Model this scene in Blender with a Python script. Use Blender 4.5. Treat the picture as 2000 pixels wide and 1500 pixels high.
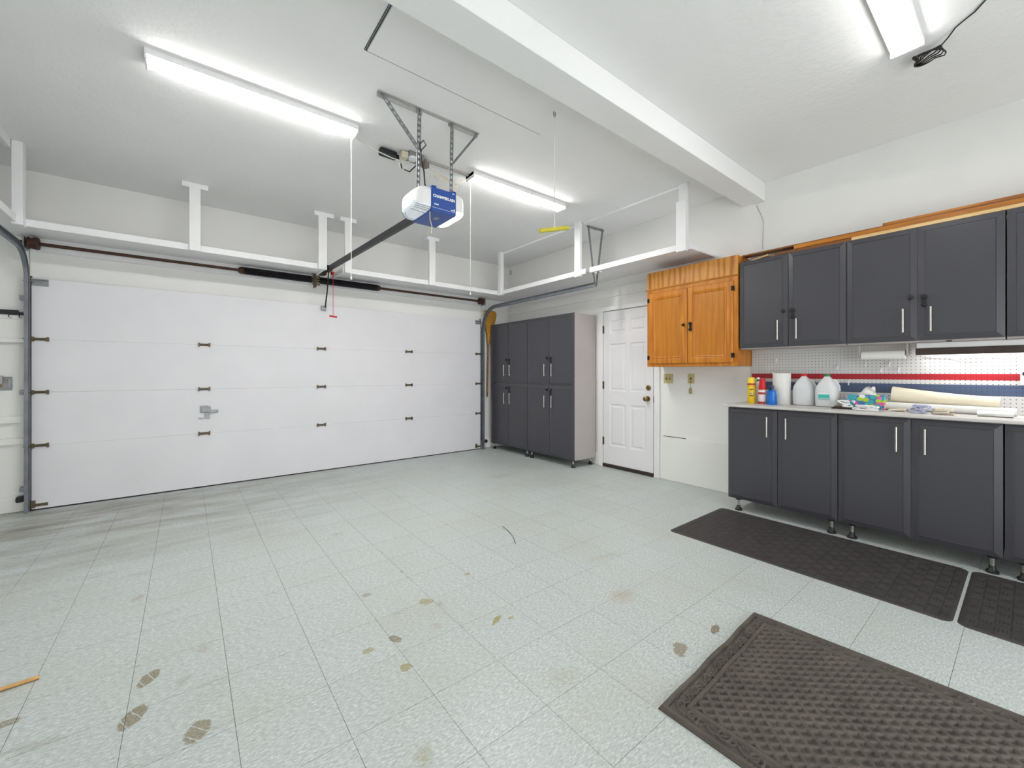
import bpy, bmesh, math, random
import numpy as np
from mathutils import Vector, Matrix
random.seed(7)
for o in list(bpy.data.objects): bpy.data.objects.remove(o)
S = bpy.context.scene
COL = S.collection
# ------------------------------------------------------------------ camera (2000x1500 frame)
FPX, CAMH, HOR = 803.5, 1.235, 728.0
TH = math.atan2(636, 803.5)
cam = bpy.data.cameras.new('camera'); cam.sensor_width = 36; cam.lens = FPX/2000*36
cam.shift_y = -(750-HOR)/2000; cam.clip_start = .02
co = bpy.data.objects.new('camera', cam); COL.objects.link(co)
co.location = (0, 0, CAMH); co.rotation_euler = (math.pi/2, 0, -TH)
S.camera = co
# ------------------------------------------------------------------ world, exposure
w = bpy.data.worlds.new('world'); S.world = w; w.use_nodes = True
w.node_tree.nodes['Background'].inputs[0].default_value = (.90, .925, .935, 1)
w.node_tree.nodes['Background'].inputs[1].default_value = 1.55
S.view_settings.view_transform = 'Standard'; S.view_settings.look = 'None'
S.view_settings.exposure = 1.40; S.view_settings.gamma = 1; S.view_settings.use_curve_mapping = False
LAMP = 24.0            # emission of the ceiling diffusers
NEARLAMP = 8.0
UNDERLAMP = 9.0

# ------------------------------------------------------------------ pixel -> place helpers
Fv = Vector((math.sin(TH), math.cos(TH), 0)); Rv = Vector((math.cos(TH), -math.sin(TH), 0)); Uv = Vector((0, 0, 1))
def ray(x, y): return Fv + (x-1000)/FPX*Rv - (y-HOR)/FPX*Uv
def atX(x, y, X0): r = ray(x, y); return Vector((0,0,CAMH)) + r*(X0/r.x)
def atY(x, y, Y0): r = ray(x, y); return Vector((0,0,CAMH)) + r*(Y0/r.y)
def atZ(x, y, Z0=0): r = ray(x, y); return Vector((0,0,CAMH)) + r*((Z0-CAMH)/r.z)

# ------------------------------------------------------------------ materials
def lin(c):
    c = c/255
    return c/12.92 if c <= .04045 else ((c+.055)/1.055)**2.4
def rgb(r, g, b): return (lin(r), lin(g), lin(b), 1)
MATS = {}
class NT:
    def __init__(s, name):
        s.m = bpy.data.materials.new(name); s.m.use_nodes = True
        s.t = s.m.node_tree; s.b = s.t.nodes['Principled BSDF']
    def n(s, typ, **kw):
        nd = s.t.nodes.new(typ)
        for k, v in kw.items():
            if k.startswith('i_'):
                key = k[2:]; key = int(key) if key.isdigit() else key.replace('_', ' ')
                nd.inputs[key].default_value = v
            else: setattr(nd, k, v)
        return nd
    def l(s, a, b): s.t.links.new(a, b)
    def ramp(s, src, stops):
        r = s.n('ShaderNodeValToRGB'); e = r.color_ramp.elements
        while len(e) > 1: e.remove(e[-1])
        e[0].position, e[0].color = stops[0][0], stops[0][1]
        for p, c in stops[1:]:
            q = e.new(p); q.color = c
        s.l(src, r.inputs[0]); return r.outputs[0]
    def mix(s, fac, a, b, mode='MIX'):
        m = s.n('ShaderNodeMix', data_type='RGBA', blend_type=mode)
        for idx, v in ((0, fac), (6, a), (7, b)):
            if hasattr(v, 'is_linked') or hasattr(v, 'links'): s.l(v, m.inputs[idx])
            else: m.inputs[idx].default_value = v
        return m.outputs[2]
    def math(s, op, a, b=None, clamp=False):
        m = s.n('ShaderNodeMath', operation=op, use_clamp=clamp)
        for i, v in enumerate((a, b)):
            if v is None: continue
            if hasattr(v, 'links'): s.l(v, m.inputs[i])
            else: m.inputs[i].default_value = v
        return m.outputs[0]
    def noise(s, scale, detail=3, vec=None, rough=.55):
        nd = s.n('ShaderNodeTexNoise', i_Scale=scale, i_Detail=detail, i_Roughness=rough)
        if vec is not None: s.l(vec, nd.inputs['Vector'])
        return nd.outputs[0]
    def pos(s): return s.n('ShaderNodeNewGeometry').outputs['Position']
    def mapping(s, vec, loc=(0,0,0), rot=(0,0,0), sc=(1,1,1), typ='POINT'):
        m = s.n('ShaderNodeMapping', vector_type=typ); s.l(vec, m.inputs[0])
        m.inputs[1].default_value = loc; m.inputs[2].default_value = rot; m.inputs[3].default_value = sc
        return m.outputs[0]
    def bump(s, h, strength=.2, dist=.002):
        b = s.n('ShaderNodeBump', i_Strength=strength, i_Distance=dist); s.l(h, b.inputs['Height'])
        s.l(b.outputs[0], s.b.inputs['Normal'])
def mat(name, col, rough=.5, metal=0, var=.06, vs=6, bump=0, bs=200, bd=.001, spec=.5, alpha=1, trans=0, emit=None, es=0, coat=0):
    if name in MATS: return MATS[name]
    t = NT(name); b = t.b
    b.inputs['Roughness'].default_value = rough; b.inputs['Metallic'].default_value = metal
    b.inputs['Specular IOR Level'].default_value = spec
    b.inputs['Alpha'].default_value = alpha; b.inputs['Transmission Weight'].default_value = trans
    b.inputs['Coat Weight'].default_value = coat
    c = rgb(*col); p = t.pos()
    d = tuple(x*(1-var) for x in c[:3])+(1,); e = tuple(min(1, x*(1+var)) for x in c[:3])+(1,)
    t.l(t.ramp(t.noise(vs, 3, p), [(.3, d), (.7, e)]), b.inputs['Base Color'])
    if bump: t.bump(t.noise(bs, 2, p), bump, bd)
    if emit:
        b.inputs['Emission Color'].default_value = emit; b.inputs['Emission Strength'].default_value = es
    MATS[name] = t.m; return t.m
M = dict(
 wall = mat('wall_paint', (238,238,235), .85, var=.025, vs=1.5, bump=.25, bs=130, bd=.002),
 ceil = mat('ceiling_paint', (245,245,244), .9, var=.02, vs=1.2, bump=.55, bs=26, bd=.006),
 white = mat('white_paint', (238,238,239), .55, var=.03, vs=5),
 door = mat('garage_door_paint', (228,227,231), .5, var=.02, vs=3, bump=.08, bs=60),
 pdoor = mat('entry_door_paint', (234,233,235), .4, var=.015, vs=3),
 steel = mat('galvanised_steel', (150,152,154), .42, .45, .14, 25),
 rail = mat('galvanised_track', (128,133,140), .42, .5, .16, 9),
 rust = mat('rusty_shaft', (84,58,48), .6, .5, .3, 30),
 dark = mat('black_spring_steel', (33,28,34), .45, .5, .2, 30),
 hinge = mat('dull_brass_hinge', (104,92,74), .5, .6, .25, 60),
 black = mat('black_plastic', (24,24,27), .4, var=.1),
 rail_black = mat('opener_rail_black', (22,22,26), .45, .1, .1, 10),
 blue = mat('opener_blue', (8,72,158), .35, var=.04),
 owhite = mat('opener_white', (244,244,244), .35, var=.02),
 chrome = mat('brushed_nickel', (206,202,194), .3, .9, .05, 30),
 brass = mat('antique_brass', (140,116,70), .3, .9, .15, 60),
 lam = mat('light_laminate', (184,177,174), .5, var=.03, vs=4),
 red = mat('red_plastic', (205,18,26), .35, var=.05),
 ivory = mat('ivory_plate', (196,184,130), .4, var=.06),
 counter = mat('countertop_laminate', (203,199,195), .45, var=.04, vs=14),
 cream = mat('cream_paper', (226,217,194), .8, var=.04, vs=8),
 paper = mat('white_paper', (232,231,228), .85, var=.03, vs=9, bump=.2, bs=90),
 string = mat('white_string', (225,223,216), .8, var=.05),
 yellow = mat('yellow_handle', (206,196,64), .5, var=.1, vs=30),
 brownlens = mat('dark_brown_visor', (58,45,41), .22, var=.2, vs=10),
 bristle = mat('straw_bristles', (176,128,42), .8, var=.3, vs=120),
 wood = mat('pine_stick', (206,160,96), .6, var=.15, vs=30),
 lens = mat('opener_lens', (188,198,206), .2, var=.02, emit=(.93,.96,1,1), es=.12),
 lensw = mat('opener_lens_warm', (246,226,200), .25, var=.02, emit=(1,.72,.45,1), es=1.0),
 glow = mat('lamp_diffuser', (250,250,250), .4, var=.0, emit=(1,.985,.965,1), es=LAMP),
 glow2 = mat('near_lamp_diffuser', (250,250,250), .4, var=.0, emit=(1,.985,.965,1), es=NEARLAMP),
 glow3 = mat('under_cabinet_tube', (250,250,250), .4, var=.0, emit=(1,.99,.97,1), es=UNDERLAMP),
 jug = mat('milky_jug_plastic', (242,245,246), .3, var=.03, alpha=.72),
 clear = mat('clear_bag', (215,217,226), .2, var=.1, vs=40, alpha=.6),
 brick = mat('rubber_gasket', (42,36,36), .7, var=.2),
 thresh = mat('bronze_threshold', (62,52,46), .5, .3, .15, 20),
)
def charcoal(name, col, spec):
    t = NT(name); p = t.pos(); c = rgb(*col)
    n1 = t.noise(420, 2, p)
    t.l(t.ramp(n1, [(.3, tuple(x*.86 for x in c[:3])+(1,)), (.7, tuple(x*1.14 for x in c[:3])+(1,))]), t.b.inputs['Base Color'])
    t.b.inputs['Roughness'].default_value = .33; t.b.inputs['Specular IOR Level'].default_value = spec
    t.bump(n1, .16, .0012); return t.m
M['char'] = charcoal('charcoal_thermofoil', (70,69,75), .5)
def oak(name, a, b, c, axis):
    t = NT(name); p = t.pos()
    v = t.mapping(p, sc=(14, 14, 1.2) if axis == 'z' else (14, 1.2, 14))
    n = t.noise(2.2, 6, v, .6)
    wv = t.n('ShaderNodeTexWave', wave_type='RINGS', i_Scale=.9, i_Distortion=7, i_Detail=4, i_Detail_Scale=1.4)
    t.l(t.mapping(p, loc=(.3,.4,.2), sc=(6, 6, .9) if axis == 'z' else (6, .9, 6)), wv.inputs[0])
    f = t.math('ADD', t.math('MULTIPLY', n, .9), t.math('MULTIPLY', wv.outputs[0], .10 if name != 'honey_oak_top' else .4))
    t.l(t.ramp(f, [(.28, rgb(*a)), (.5, rgb(*b)), (.72, rgb(*c))]), t.b.inputs['Base Color'])
    t.b.inputs['Roughness'].default_value = .38; t.bump(f, .12, .001); return t.m
M['oak'] = oak('honey_oak', (168,96,16), (196,120,28), (214,144,48), 'z')
M['oaktop'] = oak('honey_oak_top', (140,80,16), (190,118,34), (212,148,62), 'z')
M['oakpanel'] = oak('honey_oak_panel', (172,104,18), (190,118,26), (202,132,38), 'z')
M['oakh'] = oak('honey_oak_rail', (150,88,22), (184,118,38), (204,142,62), 'y')
M['board1'] = oak('stained_board', (146,84,14), (186,114,24), (208,138,44), 'y')
M['board2'] = oak('dark_stained_board', (110,64,24), (146,92,40), (168,114,60), 'y')
M['board3'] = oak('raw_pine_board', (206,166,104), (226,190,132), (236,206,156), 'y')

def floor_mat():
    t = NT('vinyl_tile'); p = t.pos()
    oi = t.n('ShaderNodeObjectInfo')
    # speckled chips
    v1 = t.mapping(p, rot=(0, 0, .7), sc=(1, 2.6, 1))
    chips = t.noise(52, 4, v1, .75)
    base = t.ramp(chips, [(.30, rgb(142,156,155)), (.42, rgb(178,187,186)), (.54, rgb(194,200,198)), (.63, rgb(218,222,219)), (.70, rgb(190,194,182))])
    v2 = t.mapping(p, rot=(0, 0, -.5), sc=(2.2, 1, 1))
    base = t.mix(t.ramp(t.noise(110, 2, v2), [(.60, (0,0,0,1)), (.70, (.55,.55,.55,1))]), base, rgb(146,156,154))
    # per tile tint
    base = t.mix(t.math('MULTIPLY', oi.outputs['Random'], .10), base, rgb(168,176,166))
    # broad yellowish grime
    base = t.mix(t.ramp(t.noise(1.6, 5, p), [(.46, (0,0,0,1)), (.72, (.30,.30,.30,1))]), base, rgb(178,176,156))
    # grey scuffs running along the door
    sep = t.n('ShaderNodeSeparateXYZ'); t.l(p, sep.inputs[0])
    near_door = t.n('ShaderNodeMapRange', i_1=3.2, i_2=4.9); t.l(sep.outputs[1], near_door.inputs[0])
    left = t.n('ShaderNodeMapRange', i_1=2.3, i_2=-.3); t.l(sep.outputs[0], left.inputs[0])
    sc = t.ramp(t.noise(2.4, 6, t.mapping(p, sc=(.55, 2.3, 1)), .65), [(.40, (0,0,0,1)), (.66, (1,1,1,1))])
    fac = t.math('MULTIPLY', t.math('MULTIPLY', sc, t.math('MULTIPLY', near_door.outputs[0], left.outputs[0])), .85)
    base = t.mix(fac, base, rgb(122,114,98))
    sc2 = t.ramp(t.noise(5, 6, t.mapping(p, loc=(3,1,0), sc=(.6, 2, 1)), .7), [(.56, (0,0,0,1)), (.75, (.6,.6,.6,1))])
    lm = t.n('ShaderNodeMapRange', i_1=.5, i_2=-.6); t.l(sep.outputs[0], lm.inputs[0])
    base = t.mix(t.math('MULTIPLY', sc2, lm.outputs[0]), base, rgb(116,104,84))
    # dried muddy prints: (x, y, rx, ry, rot, strength, colour)
    brown, olive, tan = (124,110,74), (146,134,58), (170,152,122)
    spots = [(-.12,2.215,.035,.075,-.5,.85,brown), (-.15,2.0,.04,.085,-.4,.85,brown), (.03,1.785,.045,.075,-.3,.8,brown),
      (-.5,2.24,.05,.03,0,.8,brown), (-.21,3.04,.04,.07,-.4,.45,brown), (-.01,2.11,.035,.06,-.3,.4,brown), (.06,2.3,.05,.06,.2,.3,brown),
      (.76,1.832,.025,.05,.4,.85,brown), (1.215,1.66,.045,.018,.5,.9,olive), (1.28,1.63,.02,.015,0,.7,olive), (.72,1.63,.03,.025,0,.75,olive), (.63,1.83,.03,.02,0,.7,olive),
      (1.894,1.41,.10,.085,0,.55,tan), (1.73,.975,.055,.035,.4,.8,(128,112,82)), (2.0,.946,.05,.02,.3,.85,(110,88,52)),
      (.783,2.296,.03,.03,0,.6,brown), (1.01,2.03,.03,.05,.6,.6,olive), (1.06,1.96,.03,.03,0,.4,olive), (.6,1.215,.04,.07,-.3,.45,olive), (.91,3.3,.07,.05,0,.4,brown), (.85,2.02,.04,.03,0,.3,brown),
      (1.2,1.18,.11,.09,0,.22,olive), (1.05,2.43,.02,.03,0,.5,brown), (.96,1.8,.03,.05,.2,.3,brown), (2.2,1.78,.2,.05,-.2,.22,olive), (2.95,3.95,.25,.12,0,.3,(150,136,104)), (1.35,2.15,.025,.02,0,.6,olive)]
    wob = t.noise(34, 3, p); grit = t.ramp(t.noise(160, 3, p), [(.3, (.45,.45,.45,1)), (.55, (1,1,1,1))])
    for x, y, rx, ry, rot, st, col in spots:
        kk = .72 if col == brown else .85
        q = t.mapping(p, loc=(x, y, 0), rot=(0, 0, rot), sc=(rx*kk*1.15, ry*kk, 1), typ='TEXTURE')
        ln = t.n('ShaderNodeVectorMath', operation='LENGTH'); t.l(q, ln.inputs[0])
        r = t.math('ADD', ln.outputs['Value'], t.math('MULTIPLY', t.math('SUBTRACT', wob, .5), .7 if col == brown else 1.5))
        soft = .9 if st < .6 else .18
        mr = t.n('ShaderNodeMapRange', i_1=1.05, i_2=1.05-soft, i_3=0.0, i_4=st); t.l(r, mr.inputs[0])
        f = t.math('MULTIPLY', mr.outputs[0], grit)
        if col == brown:
            sq_ = t.n('ShaderNodeSeparateXYZ'); t.l(q, sq_.inputs[0])
            ph = t.math('ADD', t.math('MULTIPLY', sq_.outputs[1], 1.15), t.math('MULTIPLY', sq_.outputs[0], .55))
            ln2 = t.math('ABSOLUTE', t.math('SUBTRACT', t.math('FRACT', t.math('ADD', ph, t.math('MULTIPLY', wob, .5))), .5))
            mr2 = t.n('ShaderNodeMapRange', i_1=.03, i_2=.06); t.l(ln2, mr2.inputs[0])
            f = t.math('MULTIPLY', f, mr2.outputs[0])
        base = t.mix(f, base, rgb(*col))
    t.l(base, t.b.inputs['Base Color'])
    rr = t.ramp(t.noise(3, 4, p), [(.3, (.36,.36,.36,1)), (.7, (.52,.52,.52,1))])
    t.l(rr, t.b.inputs['Roughness']); t.bump(chips, .06, .001)
    return t.m
M['tile'] = floor_mat()
M['grout'] = mat('tile_joint_dirt', (112,106,92), .9, var=.2, vs=20)

def peg_mat():
    t = NT('pegboard_paint'); p = t.pos(); sep = t.n('ShaderNodeSeparateXYZ'); t.l(p, sep.inputs[0])
    z = sep.outputs[2]
    def band(a, b): return t.math('MULTIPLY', t.math('GREATER_THAN', z, a), t.math('LESS_THAN', z, b))
    c = t.mix(band(1.182, 1.226), rgb(214,213,212), rgb(176,28,40))
    c = t.mix(band(1.075, 1.150), c, rgb(76,92,122))
    sy = t.math('SUBTRACT', t.math('FRACT', t.math('MULTIPLY', sep.outputs[1], 1/.0254)), .5)
    sz = t.math('SUBTRACT', t.math('FRACT', t.math('MULTIPLY', z, 1/.0254)), .5)
    r = t.math('SQRT', t.math('ADD', t.math('MULTIPLY', sy, sy), t.math('MULTIPLY', sz, sz)))
    hole = t.math('MULTIPLY', t.math('LESS_THAN', r, .12), t.math('LESS_THAN', z, 1.435))
    t.l(t.mix(hole, c, rgb(70,62,58)), t.b.inputs['Base Color']); t.b.inputs['Roughness'].default_value = .5
    return t.m
M['peg'] = peg_mat()
def tissue_mat():
    t = NT('tissue_box_print'); p = t.pos()
    v = t.n('ShaderNodeTexVoronoi', i_Scale=36.0); t.l(t.mapping(p, sc=(1,.9,1.1)), v.inputs['Vector'])
    hs = t.n('ShaderNodeSeparateColor'); t.l(v.outputs['Color'], hs.inputs[0])
    r = t.n('ShaderNodeValToRGB'); r.color_ramp.interpolation = 'CONSTANT'; e = r.color_ramp.elements
    e[0].position = 0; e[0].color = rgb(64,168,178); e[1].position = .25; e[1].color = rgb(176,206,52)
    for pp, c in ((.45, (226,96,160)), (.65, (92,190,196)), (.8, (232,130,176)), (.9, (238,240,244))):
        k = e.new(pp); k.color = rgb(*c)
    t.l(hs.outputs[0], r.inputs[0])
    rim = t.ramp(v.outputs['Distance'], [(.62, (0,0,0,1)), (.72, (1,1,1,1))])
    t.l(t.mix(rim, r.outputs[0], rgb(70,120,170)), t.b.inputs['Base Color']); return t.m
M['tissue'] = tissue_mat()
def mat_rubber(name, a, b):
    t = NT(name); p = t.pos(); n1 = t.noise(9, 5, p); n2 = t.noise(330, 2, p)
    c = t.ramp(n1, [(.3, rgb(*a)), (.7, rgb(*b))])
    c = t.mix(t.ramp(n2, [(.66, (0,0,0,1)), (.72, (.35,.35,.35,1))]), c, rgb(150,140,126))
    t.l(c, t.b.inputs['Base Color']); t.b.inputs['Roughness'].default_value = .6; t.bump(n2, .25, .001); return t.m
M['matgrey'] = mat_rubber('worn_grey_rubber', (74,67,60), (92,85,77))
M['matblack'] = mat_rubber('charcoal_rubber', (52,48,49), (64,60,60))

# ------------------------------------------------------------------ mesh helpers
def V3(p): return Vector(p)
class G:
    def __init__(s): s.bm = bmesh.new()
    def box(s, x0, x1, y0, y1, z0, z1, rot=None, about=None):
        r = bmesh.ops.create_cube(s.bm, size=1)
        for v in r['verts']:
            v.co = Vector(((x0+x1)/2 + v.co.x*(x1-x0), (y0+y1)/2 + v.co.y*(y1-y0), (z0+z1)/2 + v.co.z*(z1-z0)))
        if rot is not None:
            bmesh.ops.rotate(s.bm, verts=r['verts'], cent=about, matrix=rot)
        return s
    def bar(s, a, b, wd, ht, up=(0,0,1)):
        a, b = V3(a), V3(b); d = (b-a).normalized(); sd = d.cross(V3(up)).normalized(); u = sd.cross(d)
        vs = [s.bm.verts.new(q + sd*(i*wd/2) + u*(j*ht/2)) for q in (a, b) for i, j in ((-1,-1),(1,-1),(1,1),(-1,1))]
        for f in ((0,1,2,3),(7,6,5,4),(0,4,5,1),(1,5,6,2),(2,6,7,3),(3,7,4,0)): s.bm.faces.new([vs[i] for i in f])
        return s
    def tube(s, pts, r, n=8, closed=False, cap=True):
        pts = [V3(p) for p in pts]; rings = []; m = len(pts); ref = None
        for i, p in enumerate(pts):
            a = pts[i-1] if (i > 0 or closed) else p; b = pts[(i+1) % m] if (i < m-1 or closed) else p
            d = (b-a).normalized() if (b-a).length > 1e-9 else V3((0,0,1))
            if ref is None: ref = V3((0,0,1)) if abs(d.z) < .9 else V3((1,0,0))
            sd = d.cross(ref).normalized(); u = sd.cross(d).normalized(); ref = u
            rr = r[i] if isinstance(r, (list, tuple)) else r
            rings.append([s.bm.verts.new(p + sd*math.cos(2*math.pi*k/n)*rr + u*math.sin(2*math.pi*k/n)*rr) for k in range(n)])
        L = m if closed else m-1
        for i in range(L):
            A, B = rings[i], rings[(i+1) % m]
            for k in range(n): s.bm.faces.new((A[k], A[(k+1) % n], B[(k+1) % n], B[k]))
        if cap and not closed: s.bm.faces.new(rings[0]); s.bm.faces.new(rings[-1])
        return s
    def lathe(s, prof, c, n=24, sq=0):
        """prof (r,z) pairs from bottom to top; sq>0 squares the section"""
        rings = []
        for r, z in prof:
            ring = []
            for k in range(n):
                a = 2*math.pi*k/n; cx, sy = math.cos(a), math.sin(a)
                q = (abs(cx)**(2+sq) + abs(sy)**(2+sq))**(-1/(2+sq)) if sq else 1
                ring.append(s.bm.verts.new((c[0]+cx*r*q, c[1]+sy*r*q, c[2]+z)))
            rings.append(ring)
        for A, B in zip(rings, rings[1:]):
            for k in range(n): s.bm.faces.new((A[k], A[(k+1) % n], B[(k+1) % n], B[k]))
        s.bm.faces.new(rings[0]); s.bm.faces.new(rings[-1]); return s
    def rings(s, loops, cap=True):
        R = [[s.bm.verts.new(p) for p in lp] for lp in loops]; n = len(R[0])
        for A, B in zip(R, R[1:]):
            for k in range(n): s.bm.faces.new((A[k], A[(k+1) % n], B[(k+1) % n], B[k]))
        if cap: s.bm.faces.new(R[0]); s.bm.faces.new(R[-1])
        return s
    def conc(s, mp, u0, u1, v0, v1, prof):
        """nested rectangles: prof = (inset, depth) pairs, first and last are capped"""
        return s.rings([[mp(u0+i, v0+i, d), mp(u1-i, v0+i, d), mp(u1-i, v1-i, d), mp(u0+i, v1-i, d)] for i, d in prof])
def tagit(o, label, cat, group=None, kind=None):
    if label: o['label'] = label
    if cat: o['category'] = cat
    if group: o['group'] = group
    if kind: o['kind'] = kind
    return o
def obj(name, g, m, parent=None, bevel=0, smooth=False, label=None, kind=None, seg=2):
    bm = g.bm
    bmesh.ops.recalc_face_normals(bm, faces=bm.faces[:])
    me = bpy.data.meshes.new(name); bm.to_mesh(me); bm.free()
    me.materials.append(M[m] if isinstance(m, str) else m)
    if smooth:
        for p in me.polygons: p.use_smooth = True
        me.set_sharp_from_angle(angle=math.radians(40))
    o = bpy.data.objects.new(name, me); COL.objects.link(o)
    if bevel:
        b = o.modifiers.new('bevel', 'BEVEL'); b.width = bevel; b.segments = seg; b.limit_method = 'ANGLE'; b.angle_limit = math.radians(40)
    if parent is not None: adopt(o, parent)
    if label: o['label'] = label
    if kind: o['kind'] = kind
    return o
WLOC = {}
def adopt(o, parent):
    o.parent = parent; o.matrix_parent_inverse = Matrix.Translation(-V3(WLOC.get(parent.name, (0,0,0))))
def thing(name, loc, label, cat, group=None, kind=None):
    o = bpy.data.objects.new(name, None); COL.objects.link(o); o.location = loc; o.empty_display_size = .05
    WLOC[o.name] = tuple(loc)
    return tagit(o, label, cat, group, kind)
def struct(name, g, m, parent=None, label=None, **k):
    o = obj(name, g, m, parent, **k)
    if parent is None: o['kind'] = 'structure'
    if label: o['label'] = label
    return o
def text_mesh(name, txt, size, m, parent, mw, sx=1, ext=.0006):
    c = bpy.data.curves.new(name, 'FONT'); c.body = txt; c.size = size; c.extrude = ext; c.align_x = 'CENTER'; c.align_y = 'CENTER'
    c.offset = .0012
    t = bpy.data.objects.new('tmp_text', c); COL.objects.link(t)
    dg = bpy.context.evaluated_depsgraph_get(); dg.update()
    me = bpy.data.meshes.new_from_object(t.evaluated_get(dg)); bpy.data.objects.remove(t)
    me.transform(Matrix.Diagonal((sx, 1, 1, 1))); me.transform(mw); me.materials.clear(); me.materials.append(M[m]); me.name = name
    o = bpy.data.objects.new(name, me); COL.objects.link(o); adopt(o, parent); return o

# ------------------------------------------------------------------ room constants
XR, XL, YB, YR, ZC = 4.355, -1.75, 5.60, -2.3, 3.055
T = .3048
# ------------------------------------------------------------------ floor with vinyl tiles
fl = struct('floor', G().box(XL-.1, XR+.1, YR-.1, YB+.1, -.12, -.0035), 'grout', label='pale green-grey vinyl tile floor with muddy prints')
tg = G().box(-T/2+.0007, T/2-.0007, -T/2+.0007, T/2-.0007, -.0034, 0)
first = obj('floor_tile', tg, 'tile', fl)
tme = first.data; bpy.data.objects.remove(first)
cells = []
for i in range(math.floor(XL/T)-1, math.ceil(XR/T)+1):
    for j in range(math.floor(YR/T)-1, math.ceil(YB/T)+1):
        x, y = (i+.942)*T, (j+1.168)*T
        if x-T/2 > XR-.002 or x+T/2 < XL or y-T/2 > YB-.01 or y+T/2 < YR: continue
        d = Vector((x, y, 0)).dot(Fv); lat = Vector((x, y, 0)).dot(Rv)
        px = 1000 + FPX*lat/d if d > .05 else 9e9; py = HOR + FPX*CAMH/d if d > .05 else 9e9
        vis = -150 < px < 2150 and py < 1700
        cells.append((x, y, d if vis else 99 + abs(d)))
cells.sort(key=lambda c: c[2])
rest = G()
for k, (x, y, d) in enumerate(cells):
    if k < 300 and d < 99:
        o = bpy.data.objects.new('floor_tile', tme); COL.objects.link(o); o.location = (x, y, 0); o.parent = fl
    else: rest.box(x-T/2+.0007, x+T/2-.0007, y-T/2+.0007, y+T/2-.0007, -.0034, 0)
obj('floor_tile_field', rest, 'tile', fl, kind='stuff')

# ------------------------------------------------------------------ shell
struct('ceiling', G().box(XL-.1, XR+.1, YR-.1, YB+.1, ZC, ZC+.1), 'ceil')
struct('wall_back', G().box(XL-.1, XR+.1, YB, YB+.12, 0, ZC), 'wall')
wr = struct('wall_right', G().box(XR, XR+.12, YR, YB, 0, ZC), 'wall')
struct('wall_left', G().box(XL-.12, XL, YR, YB, 0, ZC), 'wall')
# unseen rear wall; its opening is added to let in light for the ceiling
struct('wall_rear', G().box(XL, -.9, YR-.12, YR, 0, ZC).box(3.4, XR, YR-.12, YR, 0, ZC).box(-.9, 3.4, YR-.12, YR, 2.2, ZC), 'wall')
o = struct('ceiling_beam', G().box(XL, XR, 1.588, 1.785, 2.885, ZC), 'ceil', bevel=.004)
# stem wall ledges under the right wall
struct('trim_1', G().box(XR-.012, XR, YR, 2.70, 0, .51), 'wall', bevel=.006, label='low concrete stem wall ledge painted white')
obj('gap', G().box(XR-.0135, XR-.011, 2.38, 2.655, .500, .507), 'black', bpy.data.objects['trim_1'])
struct('trim_2', G().box(XR-.012, XR, 3.60, YB, 0, .16), 'wall', bevel=.006)
struct('trim_3', G().box(XR-.016, XR, 1.9, YB, 2.225, 2.34), 'wall', bevel=.002, label='flat ledger board under the right overhead shelf')
struct('trim_4', G().box(-1.13, 3.78, YB-.05, YB, 2.33, 2.45), 'white', bevel=.003, label='white ledger board behind the torsion shaft')
struct('trim_5', G().box(XL, -1.10, YB-.03, YB, 0, .14).box(3.765, XR, YB-.03, YB, 0, .14), 'wall', bevel=.008)
# boards and strips on the back wall left of the door
lw = struct('trim_6', G().box(XL, -1.115, YB-.02, YB, 1.50, 1.74), 'wall', bevel=.003, label='painted board patch on the wall left of the garage door')
for z0, z1 in ((1.50,1.54), (1.71,1.745), (.79,.85), (.60,.655)):
    obj('batten', G().box(XL, -1.115, YB-.034, YB-.0, z0, z1), 'cream' if 0 else 'wall', lw, bevel=.003)

# ------------------------------------------------------------------ attic hatch
h = thing('attic_hatch', (1.46, 2.06, ZC), 'white pull-down attic hatch panel in the ceiling beside the beam', 'hatch')
obj('panel', G().box(.800, 2.118, 1.79, 2.326, ZC-.006, ZC+.004), 'ceil', h, bevel=.002)
obj('gap_strip', G().box(.783, .797, 1.79, 2.33, ZC-.003, ZC+.004), 'black', h)  # dark strips stand in for the shaded open gap around the hatch
obj('gap_strip', G().box(.79, 2.12, 2.328, 2.3315, ZC-.003, ZC+.004), 'brick', h)
obj('hinge_strip', G().box(.7855, .7895, 1.79, 2.33, ZC-.006, ZC+.004), 'steel', h)
h = thing('attic_pull_cord', (2.008, 2.06, 2.25), 'white pull cord with yellow wooden handle hanging from the attic hatch', 'pull cord')
obj('cord', G().tube([(2.008,2.06,ZC-.006),(2.009,2.06,2.7),(2.008,2.06,2.262)], .0035, 6), 'string', h)
obj('hook', G().tube([(2.0,2.06,ZC-.006),(2.0,2.06,ZC-.03),(2.008,2.06,ZC-.05),(2.016,2.06,ZC-.03),(2.016,2.06,ZC-.006)], .002, 6), 'dark', h)
obj('handle', G().tube([(1.868,2.06,2.192),(1.872,2.06,2.1935),(2.14,2.06,2.272),(2.144,2.06,2.273)], [.012,.0155,.0155,.013], 14), 'yellow', h, smooth=True)
obj('knot', G().lathe([(.004,-.006),(.007,0),(.004,.008)], (2.008,2.06,2.252), 8), 'string', h)

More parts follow.
